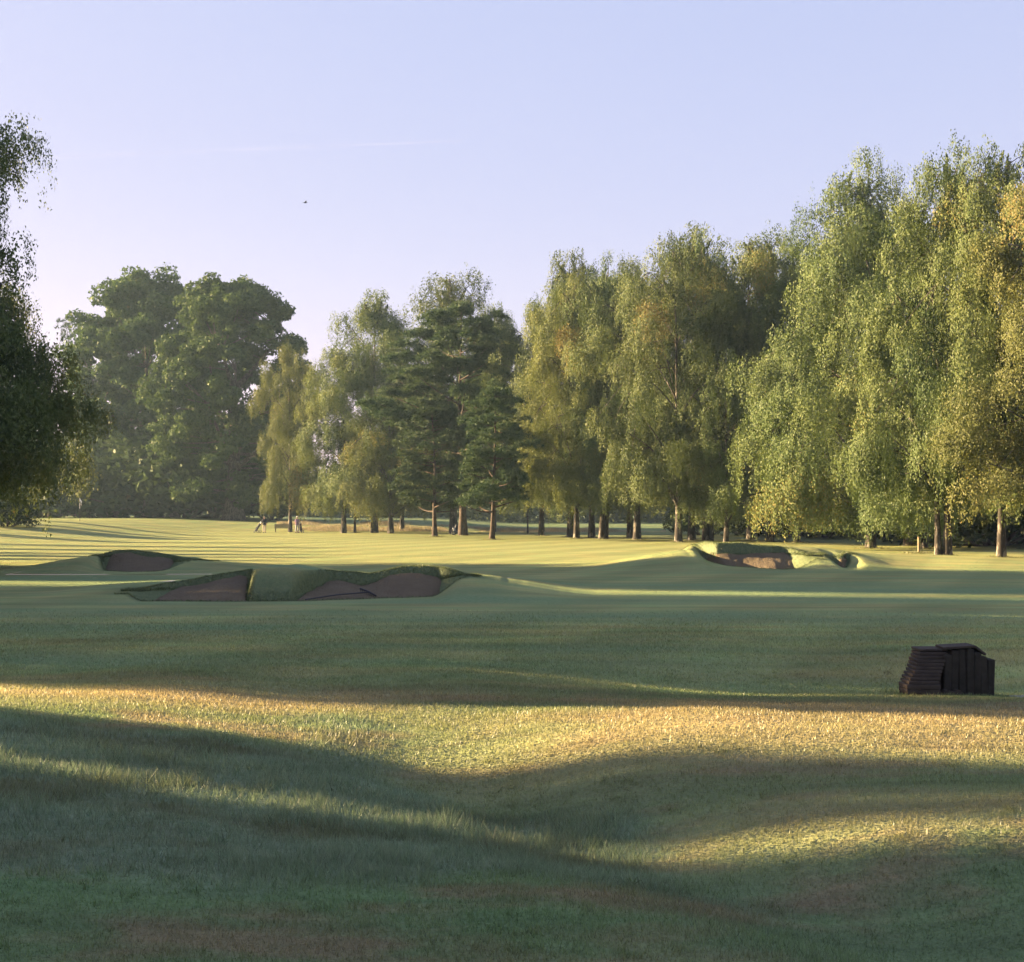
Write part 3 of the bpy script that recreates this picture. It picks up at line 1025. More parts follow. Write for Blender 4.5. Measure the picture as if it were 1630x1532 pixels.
# the birch row to the right
T_ROW = [
    (BC, 862, 128, 22.0, 21, "slim birch at the left end of the birch row", .2, 1.0, None),
    (BA, 908, 122, 25.0, 21, "dark topped birch standing behind the first thick trunk of the row", 1.0, .95, None),
    (BB, 918, 114, 21.5, 21, "birch with the first thick dark trunk of the row", 2.1, .9, M_BIRCH_YEL),
    (BC, 942, 119, 22.8, 21, "birch whose trunk is the middle one of three close trunks", 3.0, 1.0, None),
    (BF, 958, 113, 22.6, 21, "birch whose trunk leans at the right of three close trunks", 4.1, .86, None),
    (BA, 1003, 118, 23.8, 21, "birch behind, left trunk of a close pair in mid row", 5.0, .9, None),
    (BC, 1014, 110, 21.5, 21, "birch in front, right trunk of a close pair in mid row", .6, 1.12, None),
    (BB, 1080, 101, 21.8, 21, "birch with a straight trunk left of the forked clump", 1.5, .95, None),
    (BA, 1101, 107, 24.2, 21, "tall birch between the straight trunk and the forked clump", 2.8, .95, None),
    (BF, 1123, 105, 22.5, 21, "twin stemmed dark birch behind the white edged leaning trunk", 3.7, .85, None),
    (BE, 1156, 98, 13.5, 16, "bright green low birch with a white edged leaning trunk", 1.4, .85, None),
    (BC, 1196, 112, 25.2, 21, "wispy tall birch top behind the bright low birch", 4.6, 1.15, None),
    (BB, 1226, 103, 22.5, 21, "birch with a short trunk right of the white edged trunk", 5.5, .95, None),
    (BA, 1269, 101, 21.6, 21, "birch on a small root mound left of the tallest weeping birch", .1, .9, None),
    (BD, 1386, 85, 23.3, 21, "tallest weeping birch with leaves hanging almost to the ground", 2.9, .94, None),
    (BC, 1448, 92, 23.6, 21, "birch behind the marker post, hidden by the weeping crowns", 1.1, 1.1, None),
    (BF, 1508, 69.5, 20.3, 21, "birch with twin pale trunks standing on the grass at the right", 0.0, .80, None),
    (BA, 1472, 84, 17.0, 21, "dark trunked birch next to the marker post", 2.3, .85, None),
    (BB, 1594, 66.5, 19.6, 21, "birch with a pale spotted trunk near the right edge", 3.8, .80, None),
    (BB, 1688, 62, 17.6, 21, "orange tinged birch cut off by the right edge", 4.9, 1.0, M_AUTUMN),
    (BC, 1640, 84, 21.2, 21, "dark birch behind the orange tinged tree at the right edge", 5.7, 1.1, None),
]
for pr, px, d, h, h0, lb, rz, sx, mt in T_ROW:
    place_tree("birch_tree", pr, px, d, h, h0, lb, rz=rz, sx=sx * (0.92 if px < 1300 else 1.0), mats=mt, group=None,
               tilt=(0, 0.06) if px == 1156 else ((0, -0.05) if px == 958 else (0, 0)))

# trees standing outside the picture to the left; only their long shadows are seen, and some are added to fill or trim the shade
def off_tree(proto, v, x, h, h0, rz, sx=1.0, label="tree standing outside the left edge, seen only by its long shadow"):
    y = v - x * math.tan(R(SUN_AZ))
    place_tree("shade_tree", proto, 0, y, h, h0, label, rz=rz, sx=sx, x=x, group="trees outside the left edge casting shadows")


for pr, v, x, h, h0, rz, sx in [
    (BB, 33.8, -33, 19, 21, .3, 1.05), (BD, 28.0, -30, 18, 21, 1.3, 0.9), (BA, 18.6, -32, 18, 21, 2.3, 0.32), (BB, 23.6, -32, 18, 21, 2.3, 0.50), (PA, 20.7, -46, 21, 22, 1.0, .24),  # narrow pine added so its high crown blocks only the upper sun rays
    (BC, 12.45, -36, 18, 21, 3.0, .32), (BA, 12.9, -44, 20, 21, 1.0, .27), (BC, 13.0, -24, 15, 21, 4.0, .24), (BA, 4.3, -25, 16, 21, 2.6, 1.15), (BC, 8.95, -26, 16, 21, 0.6, .34), (BA, 9.0, -48, 21, 21, 0.2, .36), (BC, 8.2, -37, 19, 21, 1.0, .42), (BD, 3.8, -30, 19, 21, 4.2, 1.1), (BB, -3, -30, 18, 21, 5.1, 1.2), (BA, -11, -30, 19, 21, .9, 1.2),
    (BA, 36.6, -46, 22, 21, .5, .75), (BB, 30.5, -44, 21, 21, 2.5, .95), (BD, 26.2, -44, 21, 21, 3.5, .8), (BC, 18.2, -45, 20, 21, 4.5, .40), (BC, 17.7, -26, 15, 21, 2.5, .36),  # second row added behind to fill leaks in the shade
    (BB, 6.8, -42, 20, 21, 1.5, .58), (BA, 1.5, -42, 20, 21, 5.5, 1.0), (BB, 48.5, -38, 25, 21, .4, .9), (BA, 51.0, -52, 26, 21, 1.4, .75), (BD, 46.0, -50, 25, 21, 2.4, .55),
    (BA, 61.5, -66, 13, 21, 1.0, .55), (BB, 66.5, -70, 14, 21, 2.0, .5), (BC, 71, -72, 14.5, 21, 3.0, .6), (BA, 77, -76, 15, 21, 4.0, .45), (BC, 84, -78, 16, 21, 5.0, .5), (BE, 95, -92, 17, 16, 3.0, .5), (BC, 112, -90, 14, 21, 3.0, .6), (BA, 120, -86, 15, 21, 2.0, .4)]:
    off_tree(pr, v, x, h, h0, rz, sx)

# shrubs under and behind the trees
SHRUBS = [
    (BU, 1190, 128, 3.4, 1.5, "reddish dark round shrub right of the white edged trunk"),
    (BU2, 1245, 130, 5.0, 1.4, "dark shrub behind the trunk with the root mound"),
    (BU, 1310, 122, 5.6, 1.3, "dark tall shrub left of the tallest weeping birch"),
    (BU2, 1365, 118, 4.8, 1.3, "dark shrub behind the hanging leaves of the tallest weeping birch"),
    (BU, 1400, 116, 4.2, .9, "dark shrub just left of the bright gap by the marker post"),
    (BU2, 1462, 112, 4.4, .75, "dark shrub just right of the bright gap by the marker post"),
    (BU, 1540, 100, 5.0, 1.5, "dark evergreen shrub between the twin trunks and the spotted trunk"),
    (BU2, 1600, 98, 4.8, 1.4, "dark evergreen shrub behind the spotted trunk"),
    (BU, 1660, 96, 5.2, 1.5, "dark evergreen shrub at the right edge of the picture"),
    (BU2, 74, 182, 10.0, 0.8, "dark shrub under the weeping birch, left of the flagstick"),
    (BU, 160, 186, 11.0, 1.5, "dark hazy shrub right behind the flagstick"),
    (BU2, 285, 186, 11.5, 1.6, "dark hazy shrub between the two oaks"),
    (BU, 430, 186, 8.0, 1.0, "dark shrub under the right side of the biggest oak"),
    (BU2, 230, 192, 12.0, 1.5, "dark hazy shrub left of the trunk of the biggest oak"),
    (BU, 340, 190, 10.0, 1.5, "dark hazy shrub just behind the trunk of the biggest oak"),
    (BU, 1120, 132, 3.8, 1.4, "dark shrub behind the forked clump of trunks"),
    (BU2, 1575, 92, 5.4, 1.5, "dark evergreen shrub left of the spotted trunk"),
    (BU, 1500, 104, 5.6, 1.4, "dark evergreen shrub right behind the twin pale trunks"),
    (BU2, 1340, 126, 6.4, 1.3, "tall dark shrub in the gloom under the tallest weeping birch"),
    (BU, 1278, 126, 6.2, 1.3, "tall dark shrub right of the root mound"),
    (BU2, 10, 118, 3.2, 0.9, "low shrub at the foot of the dark weeping birch"),
]
for pr, px, d, h, sx, lb in SHRUBS:
    h0 = 2.6 if pr is BU else 2.2
    x = px2x(px, d)
    o = empty("shrub", (x, d, gz(x, d) - 0.05), px * 0.7, (h / h0 * sx * .8, h / h0 * sx * .8, h / h0))
    tag(o, lb, "shrub")
    obj("stem", pr[0], o); obj("foliage", pr[1], o)


def far_wood():
    """the far-off wood that closes the view behind the trees"""
    g = np.random.default_rng(77)
    C, T = [], []
    for i in range(380):
        px = g.uniform(-250, 1900); d = g.uniform(245, 330)
        top = interp(px, [(-250, 17), (40, 17), (330, 15), (400, 9), (440, 4.5), (560, 5.0), (620, 10), (900, 13), (1380, 12), (1405, 4), (1440, 4), (1460, 12), (1900, 16)])
        z = g.uniform(0.5, 1) * top
        c = np.array([px2x(px, d), d, z * 0.95])
        rc = min(g.uniform(2, 4.2), top * .5)
        P, _, tt = blob_leaves(g, c, rc, 150, 1.1, g.normal(.4, .1))
        P[:, 2] = np.maximum(P[:, 2], 0.1)
        C.append(P); T.append(tt)
        Q, _, tt = blob_leaves(g, np.array([c[0], d, z * .35]), rc * 1.1, 90, 1.2, g.normal(.3, .1))
        Q[:, 2] = np.abs(Q[:, 2]); C.append(Q); T.append(tt)
    k = 36000
    px = g.uniform(-250, 1900, k); d = g.uniform(250, 300, k)
    top = interp(px, [(-250, 12), (330, 10), (400, 6), (440, 3), (560, 3.5), (620, 6), (900, 7), (1380, 7), (1405, 2), (1440, 2), (1460, 7), (1900, 12)])
    C.append(np.stack([px2x(px, d), d, top * g.random(k)], -1)); T.append(np.clip(g.normal(.3, .12, k), 0, 1))
    C = np.concatenate(C); T = np.concatenate(T); n = len(C)
    A = unit(g.normal(0, 1, (n, 3))); S = unit(np.cross(A, g.normal(0, 1, (n, 3))))
    L = g.uniform(.5, 1.1, n)
    me = leaf_mesh("distant_wood", C, A, S, L, L * .7, T, M_WOOD)
    tag(obj("distant_wood", me), "hazy line of far-off woodland behind all the trees", "woodland", kind="stuff")


far_wood()

# ------------------------------------------------------------------ grass
def blades(x, y, h, w, lean, g, zoff=0.0):
    z = ground_heights(x, y)[0] + zoff
    n = len(x)
    ph = g.random(n) * 2 * np.pi
    lx, ly = g.normal(0, lean, n) * h, g.normal(0, lean, n) * h
    V = np.empty((n, 3, 3), np.float32)
    dx, dy = np.cos(ph) * w / 2, np.sin(ph) * w / 2
    V[:, 0] = np.stack([x - dx, y - dy, z - 0.005], -1)
    V[:, 1] = np.stack([x + dx, y + dy, z - 0.005], -1)
    V[:, 2] = np.stack([x + lx, y + ly, z + h], -1)
    return V.reshape(-1, 3), np.arange(n * 3, dtype=np.int32).reshape(n, 3)


def near_grass():
    g = np.random.default_rng(5)
    N = 640000
    # more blades near the camera, none beyond the bank where a blade is thinner than a pixel
    y = 5.6 + (34 - 5.6) * g.random(N) ** 1.25
    u = g.random(N) * 2 - 1
    x = np.sign(u) * np.abs(u) ** 1.15 * (0.52 * y + 1.6)
    keep = (g.random(N) > smooth(22, 34, y)) & (g.random(N) > smooth(0.80, 1.0, np.abs(u)))
    x, y = x[keep], y[keep]
    r, fair, lush, dry, dew_shade = zones(x, y)
    tuft = smooth(0.0, 0.22, N3.fbm(x * 1.7, y * 1.7, 3))
    k = smooth(6, 30, y)
    h = (0.022 + 0.014 * g.random(len(x))) * (1 + 0.3 * k) * (1 + 0.5 * N1.fbm(x * .8, y * .8, 3))
    h = h * (1 + r * (1.0 + 2.3 * tuft) * g.uniform(.6, 1.2, len(x)))
    w = (0.0055 + 0.012 * k) * g.uniform(.7, 1.3, len(x))
    tip = np.exp(-((x - 0.35) / 1.0) ** 2 - ((y - 11.4) / 0.75) ** 2) * r
    h = h * (1 + 1.3 * tip * smooth(-.1, .2, N1.fbm(x * 2.3, y * 2.3, 2)))
    V, Fq = blades(x, y, h, w, 0.45, g)
    tint = np.clip(g.normal(.5, .22, len(x)), 0, 1)
    me = np_mesh("grass", V, Fq, M_BLADE, {"rough": ('FACE', r), "fairway": ('FACE', fair), "lush": ('FACE', lush), "dry": ('FACE', dry), "dew_shade": ('FACE', dew_shade), "tint": ('FACE', tint)})
    tag(obj("grass", me), "short grass blades of the foreground turf with dewy tufts", "grass", kind="stuff")


def tuft_grass():
    """scattered taller tussocks in the foreground and round the foot of the timber block"""
    g = np.random.default_rng(19)
    n = 330
    cy_ = 6.5 + 16 * g.random(n) ** 1.2
    cx_ = (g.random(n) * 2 - 1) * (0.4 * cy_)
    r, *_ = zones(cx_, cy_)
    size = g.uniform(.3, 1.0, n) * (0.7 + 0.9 * r)
    bx = px2x(1518, 19.6) + g.uniform(-.75, .8, 46)
    by = 19.6 + np.where(g.random(46) < .6, g.uniform(-.05, .0, 46), g.uniform(0, .8, 46))
    edge = by > 19.6
    bx = np.where(edge, px2x(1518, 19.6) + np.where(g.random(46) < .5, -.69, .72), bx)
    cx_, cy_, size = np.append(cx_, bx), np.append(cy_, by), np.append(size, g.uniform(.5, 1.1, 46))
    k = 34
    i = np.repeat(np.arange(len(cx_)), k)
    x = cx_[i] + g.normal(0, .045, len(i)) * (0.6 + size[i])
    y = cy_[i] + g.normal(0, .045, len(i)) * (0.6 + size[i])
    h = g.uniform(.03, .085, len(i)) * size[i]
    V, Fq = blades(x, y, h, g.uniform(.004, .009, len(i)) * (1 + y / 18), .55, g)
    r, fair, lush, dry, dew_shade = zones(x, y)
    me = np_mesh("tussock_grass", V, Fq, M_BLADE, {"rough": ('FACE', r), "fairway": ('FACE', fair * 0), "lush": ('FACE', r * 0 + .25), "dry": ('FACE', dry), "dew_shade": ('FACE', dew_shade * .5), "tint": ('FACE', np.clip(g.normal(.55, .3, len(i)), 0, 1))})
    tag(obj("tussock_grass", me), "small taller tussocks scattered over the foreground turf", "grass", kind="stuff")


def bank_grass():
    """shaggy fringe on the bunker lips and faces"""
    g = np.random.default_rng(6)
    XS, YS, HS, WS = [], [], [], []
    for k in BUNKERS:
        n = int(9000 * (k.x1 - k.x0) / 5)
        x = g.uniform(k.x0 - .4, k.x1 + .4, n)
        dF, dL, zs, zl = k.curves(x)
        fwk = k.fw
        y = dL + 0.03 + 0.7 * g.random(n) ** 1.3
        ov = g.random(n)
        y = np.where(ov < .3, dL + fwk * .35 * g.random(n), np.where(ov > .86, dF + g.normal(0, .05, n), y))
        XS.append(x); YS.append(y)
        HS.append(g.uniform(.02, .065, n) * np.where(ov < .3, 1.7, 1.0)); WS.append(g.uniform(.012, .026, n))
    x, y = np.concatenate(XS), np.concatenate(YS)
    V, Fq = blades(x, y, np.concatenate(HS), np.concatenate(WS), 0.6, g)
    one = np.ones(len(x))
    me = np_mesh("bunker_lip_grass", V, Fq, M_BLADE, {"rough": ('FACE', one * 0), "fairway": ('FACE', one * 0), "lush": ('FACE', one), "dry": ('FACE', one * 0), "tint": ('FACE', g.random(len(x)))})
    tag(obj("bunker_lip_grass", me), "longer dark green grass fringing the bunker lips", "grass", kind="stuff")


def straw_grass():
    g = np.random.default_rng(8)
    n = 42000
    px = g.uniform(440, 1060, n); d = 149 + 13 * g.random(n) + 4 * N1.fbm(px / 60, px * 0, 3)
    x = px2x(px, d)
    h = g.uniform(.25, .6, n) * (0.8 + 0.8 * N2.fbm(x / 3, d / 3, 3)) * (1 - 0.5 * smooth(850, 1060, px))
    pat = N3.fbm(x / 5 + 3, d / 4, 3)
    ok = (pat + 0.16 * g.random(n) > 0.0) & (d > 150 + 3 * N2.fbm(x / 6, x * 0, 2))
    x, d, h = x[ok], d[ok], (h * (0.5 + 2.2 * np.clip(pat, 0, .4)))[ok]
    n = len(x)
    V, Fq = blades(x, d, h, g.uniform(.03, .08, n), .35, g)
    me = np_mesh("dry_grass", V, Fq, M_STRAW, {"tint": ('FACE', np.clip(g.normal(.5, .25, n), 0, 1))})
    tag(obj("dry_grass", me), "pale dry uncut grass behind the tree trunks", "grass", kind="stuff")


def foot_grass():
    g = np.random.default_rng(9)
    XS, YS, HS = [], [], []
    for (pr, px, d, h, h0, lb, rz, sx, mt) in T_ROW + [(0, p, q, 0, 0, 0, 0, 0, 0) for p, q in ((692, 123), (737, 130), (783, 110), (565, 146), (840, 140), (1463, 75))]:
        n = 420
        a, r = g.random(n) * 2 * np.pi, 0.22 + np.abs(g.normal(0, 0.38, n))
        XS.append(px2x(px, d) + r * np.cos(a)); YS.append(d + r * np.sin(a)); HS.append(g.uniform(.05, .24, n) / (1 + r))
    x, y, h = np.concatenate(XS), np.concatenate(YS), np.concatenate(HS)
    V, Fq = blades(x, y, h, g.uniform(.02, .045, len(x)), .5, g)
    one = np.ones(len(x))
    me = np_mesh("foot_grass", V, Fq, M_BLADE, {"rough": ('FACE', one * 0), "fairway": ('FACE', one * 0), "lush": ('FACE', one * .4), "dry": ('FACE', g.random(len(x))), "tint": ('FACE', g.random(len(x)) * .6)})
    tag(obj("foot_grass", me), "longer uncut grass around the feet of the tree trunks", "grass", kind="stuff")


near_grass()
foot_grass()
tuft_grass()
bank_grass()
straw_grass()

# ------------------------------------------------------------------ smaller things
M_TIMBER = plain_mat("dark_weathered_timber", (0.048, 0.038, 0.031), 0.85, 0.6, 9.0, 0.2, bump=0.6)
M_TIMBER2 = plain_mat("darker_rough_timber", (0.030, 0.027, 0.022), 0.9, 0.7, 7.0, 0.15, bump=0.8)  # darker brown for the upright timbers on the right side
M_BENCHW = plain_mat("grey_bench_wood", (0.12, 0.10, 0.08), 0.8, 0.3, 8.0)
M_POSTW = plain_mat("pale_post_wood", (0.26, 0.20, 0.13), 0.8, 0.3, 8.0)
M_PATH = plain_mat("grey_path_gravel", (0.20, 0.20, 0.20), 0.95, 0.35, 25.0, bump=0.5)
M_WHITE = plain_mat("white_cloth", (0.80, 0.80, 0.80), 0.7, 0.05)
M_BLACK = plain_mat("black_plastic", (0.025, 0.025, 0.028), 0.5, 0.3)
M_STEEL = plain_mat("grey_metal", (0.35, 0.36, 0.38), 0.35, 0.1, metallic=0.8)
M_NAVY = plain_mat("navy_cloth", (0.030, 0.035, 0.065), 0.8, 0.2)
M_BAG = plain_mat("dark_bag_cloth", (0.035, 0.040, 0.045), 0.75, 0.3)
M_BAG2 = plain_mat("maroon_bag_cloth", (0.045, 0.030, 0.040), 0.75, 0.3)
M_SKIN = plain_mat("skin", (0.48, 0.30, 0.22), 0.6, 0.1)
M_HAIR = plain_mat("grey_hair", (0.18, 0.16, 0.15), 0.8, 0.3)
M_PURPLE = plain_mat("mauve_shirt_cloth", (0.17, 0.11, 0.17), 0.85, 0.15)
M_DARKTOP = plain_mat("black_jumper_cloth", (0.028, 0.030, 0.042), 0.85, 0.2)
M_GREYTR = plain_mat("grey_trouser_cloth", (0.30, 0.31, 0.31), 0.85, 0.12)
M_BEIGE = plain_mat("beige_trouser_cloth", (0.42, 0.37, 0.30), 0.85, 0.12)
M_CARBLUE = plain_mat("dark_blue_buggy_paint", (0.035, 0.05, 0.11), 0.4, 0.15, spec=0.5)


def stepped_block():
    x, y = px2x(1518, 19.6), 19.6
    o = empty("stepped_block", (x, y, gz(x, y) - 0.03))
    tag(o, "dark weathered stepped block of stacked timbers on the shaded grass at right", "timber block")
    g = random.Random(4)
    for k in range(3):                      # low base courses in front
        w = 0.46 + 0.012 * k
        MB().box((-0.43 + g.uniform(-.006, .006), 0.18, 0.034 + 0.069 * k), (w, 0.42, 0.064), bev=0.008).build("timber", M_TIMBER, o)
    n = 9
    for k in range(n):                      # the stepped slope, each plank set back on the one below
        t = k / (n - 1)
        xl, xr = -0.625 + 0.255 * t + g.uniform(-.012, .012), -0.20 + 0.215 * t
        yf = 0.0 + 0.34 * t
        MB().box(((xl + xr) / 2, yf + 0.22, 0.230 + 0.0465 * k), (xr - xl, 0.44, 0.043), bev=0.006).build("plank", M_TIMBER, o)
    MB().box((-0.17, 0.60, 0.653), (0.40, 0.42, 0.036), bev=0.008).build("cap_slab", M_TIMBER, o)
    xs = [-0.115, 0.0, 0.105, 0.215, 0.325, 0.43, 0.525]
    hs = [0.52, 0.60, 0.655, 0.675, 0.68, 0.63, 0.57]
    for i, (px_, h) in enumerate(zip(xs, hs)):   # rough upright timbers that close the right side
        yf = 0.24 + 0.02 * g.random() + (0.10 if i == 0 else 0)
        MB().box((px_, yf + 0.24, h / 2), (0.103, 0.46, h), Matrix.Rotation(g.uniform(-.03, .03), 3, 'Y'), bev=0.015).build("upright_timber", M_TIMBER2, o)
    MB().box((0.17, 0.46, 0.705), (0.46, 0.40, 0.036), Matrix.Rotation(R(-3), 3, 'Y'), bev=0.008).build("cap_slab", M_TIMBER, o)
    MB().box((0.475, 0.46, 0.66), (0.20, 0.38, 0.034), Matrix.Rotation(R(38), 3, 'Y'), bev=0.008).build("cap_slab", M_TIMBER, o)
    MB().box((0.63, 0.44, 0.265), (0.10, 0.34, 0.53), Matrix.Rotation(R(1.5), 3, 'Y'), bev=0.012).build("upright_timber", M_TIMBER2, o)
    for k in range(4):                      # short log ends at the foot
        c = (-0.14 + 0.085 * k, 0.17, 0.05 + 0.015 * (k % 2))
        MB().tube([(c[0], c[1] - .04, c[2]), (c[0], c[1] + .1, c[2])], 0.042 + .006 * (k % 2), 9).build("log_end", M_TIMBER, o)


stepped_block()


def path_strip():
    V, Fq = [], []
    xs = np.linspace(6.95, 40, 120)
    for i, x in enumerate(xs):
        c = 19.75 - 0.02 * (x - 7)
        half = 0.55 * float(smooth(6.85, 7.5, x)) + 0.03
        for s in (-1, 0, 1):
            V.append((x, c + s * half, gz(x, c + s * half) + 0.018))
        if i:
            a = 3 * i
            Fq += [(a - 3, a, a + 1, a - 2), (a - 2, a + 1, a + 2, a - 1)]
    me = np_mesh("path", np.array(V), np.array(Fq), M_PATH)
    tag(obj("path", me), "end of a grey gravel path beside the stepped block", kind="structure")


path_strip()


def marker_post():
    d = 75.0; x = px2x(1463, d)
    o = empty("marker_post", (x, d, gz(x, d) - 0.03))
    tag(o, "pale square wooden marker post left of the twin birch trunks", "post")
    MB().box((0, 0, 0.44), (0.13, 0.13, 0.88), bev=0.012).build("shaft", M_POSTW, o)
    mb = MB(); mb.box((0, 0, 0.90), (0.15, 0.15, 0.05), bev=0.02); mb.build("cap", M_POSTW, o)


marker_post()


def flagstick():
    d = 137.0; x = px2x(127, d)
    o = empty("flagstick", (x, d, gz(x, d)))
    tag(o, "thin flagstick with a limp white flag on the far left green", "flagstick")
    MB().tube([(0, 0, 0), (0, 0, 1.25)], 0.022, 8).build("lower_pole", M_BLACK, o)
    MB().tube([(0, 0, 1.25), (0, 0, 2.28)], 0.020, 8).build("upper_pole", M_WHITE, o)
    V, Fq = [], []
    nu, nv = 9, 8
    for j in range(nv):
        for i in range(nu):
            u, v = i / (nu - 1), j / (nv - 1)
            V.append((0.022 + 0.20 * u * (1 - .35 * v), 0.045 * math.sin(u * 9 + v) * u, 2.24 - 0.42 * v - 0.30 * u))
    for j in range(nv - 1):
        for i in range(nu - 1):
            a = j * nu + i
            Fq.append((a, a + 1, a + nu + 1, a + nu))
    f = obj("flag", np_mesh("flag", np.array(V), np.array(Fq), M_WHITE, None, True), o)
    sd = f.modifiers.new("thickness", 'SOLIDIFY'); sd.thickness = 0.006


flagstick()


def bench():
    d = 149.0; x = px2x(450, d)
    o = empty("bench", (x, d, gz(x, d) - 0.02), R(4))
    tag(o, "wooden slatted bench on the grass between the two golfers", "bench")
    for k in range(4):
        MB().box((0, 0.14 - 0.12 * k, 0.44), (1.7, 0.095, 0.035), bev=0.006).build("seat_slat", M_BENCHW, o)
    for k in range(4):
        MB().box((0, -0.30 - 0.02 * k, 0.55 + 0.105 * k), (1.7, 0.03, 0.085), Matrix.Rotation(R(10), 3, 'X'), bev=0.006).build("back_slat", M_BENCHW, o)
    for sx in (-0.76, 0.76):
        MB().box((sx, 0.16, 0.21), (0.07, 0.07, 0.42), bev=0.006).build("leg", M_BENCHW, o)
        MB().box((sx, -0.25, 0.46), (0.07, 0.06, 0.92), Matrix.Rotation(R(7), 3, 'X'), bev=0.006).build("leg", M_BENCHW, o)
        MB().box((sx, -0.03, 0.66), (0.075, 0.46, 0.045), bev=0.008).build("armrest", M_BENCHW, o)


bench()


def bunker_rake():
    p0 = (px2x(486, 36.75), 36.75); p1 = (px2x(586, 38.3), 38.3)
    def sz(p):
        s = ground_heights(np.array([p[0]]), np.array([p[1]]))
        return max(float(s[0][0]), float(s[1][0]))
    a = Vector((p0[0], p0[1], sz(p0) + 0.04)); b = Vector((p1[0], p1[1], sz(p1) + 0.06))
    o = empty("bunker_rake", b)
    tag(o, "long handled rake lying on the sand of the wide bunker", "rake")
    dv = (a - b); mid = dv * 0.5 + Vector((0, 0, 0.03))
    MB().tube([(0, 0, 0), mid, dv], 0.018, 8).build("handle", M_BLACK, o)
    cr = Vector((-dv.y, dv.x, 0)).normalized(); cr.z = -0.25
    MB().tube([cr * -0.34, cr * 0.0 + Vector((0, 0, .02)), cr * 0.34], 0.026, 8).build("head", M_BLACK, o)
    for k in range(9):
        c = cr * (-0.32 + 0.08 * k)
        MB().tube([c, c + Vector((0, 0, -0.09))], [0.011, 0.006], 5).build("tine", M_BLACK, o)


bunker_rake()


def skin_part(name, V, E, rad, mat, parent, sub=1):
    me = bpy.data.meshes.new(name)
    me.from_pydata(V, E, [])
    me.update()
    me.materials.append(mat)
    o = obj(name, me, parent)
    sk = o.modifiers.new("skin", 'SKIN')
    if not me.skin_vertices:
        me.attributes  # the modifier adds the layer below
        with bpy.context.temp_override(object=o, active_object=o):
            bpy.ops.mesh.customdata_skin_add()
    for i, r in enumerate(rad):
        r = r if hasattr(r, "__len__") else (r, r)
        me.skin_vertices[0].data[i].radius = r
    me.skin_vertices[0].data[0].use_root = True
    sk.use_smooth_shade = True
    ss = o.modifiers.new("sub", 'SUBSURF'); ss.levels = sub; ss.render_levels = sub
    return o


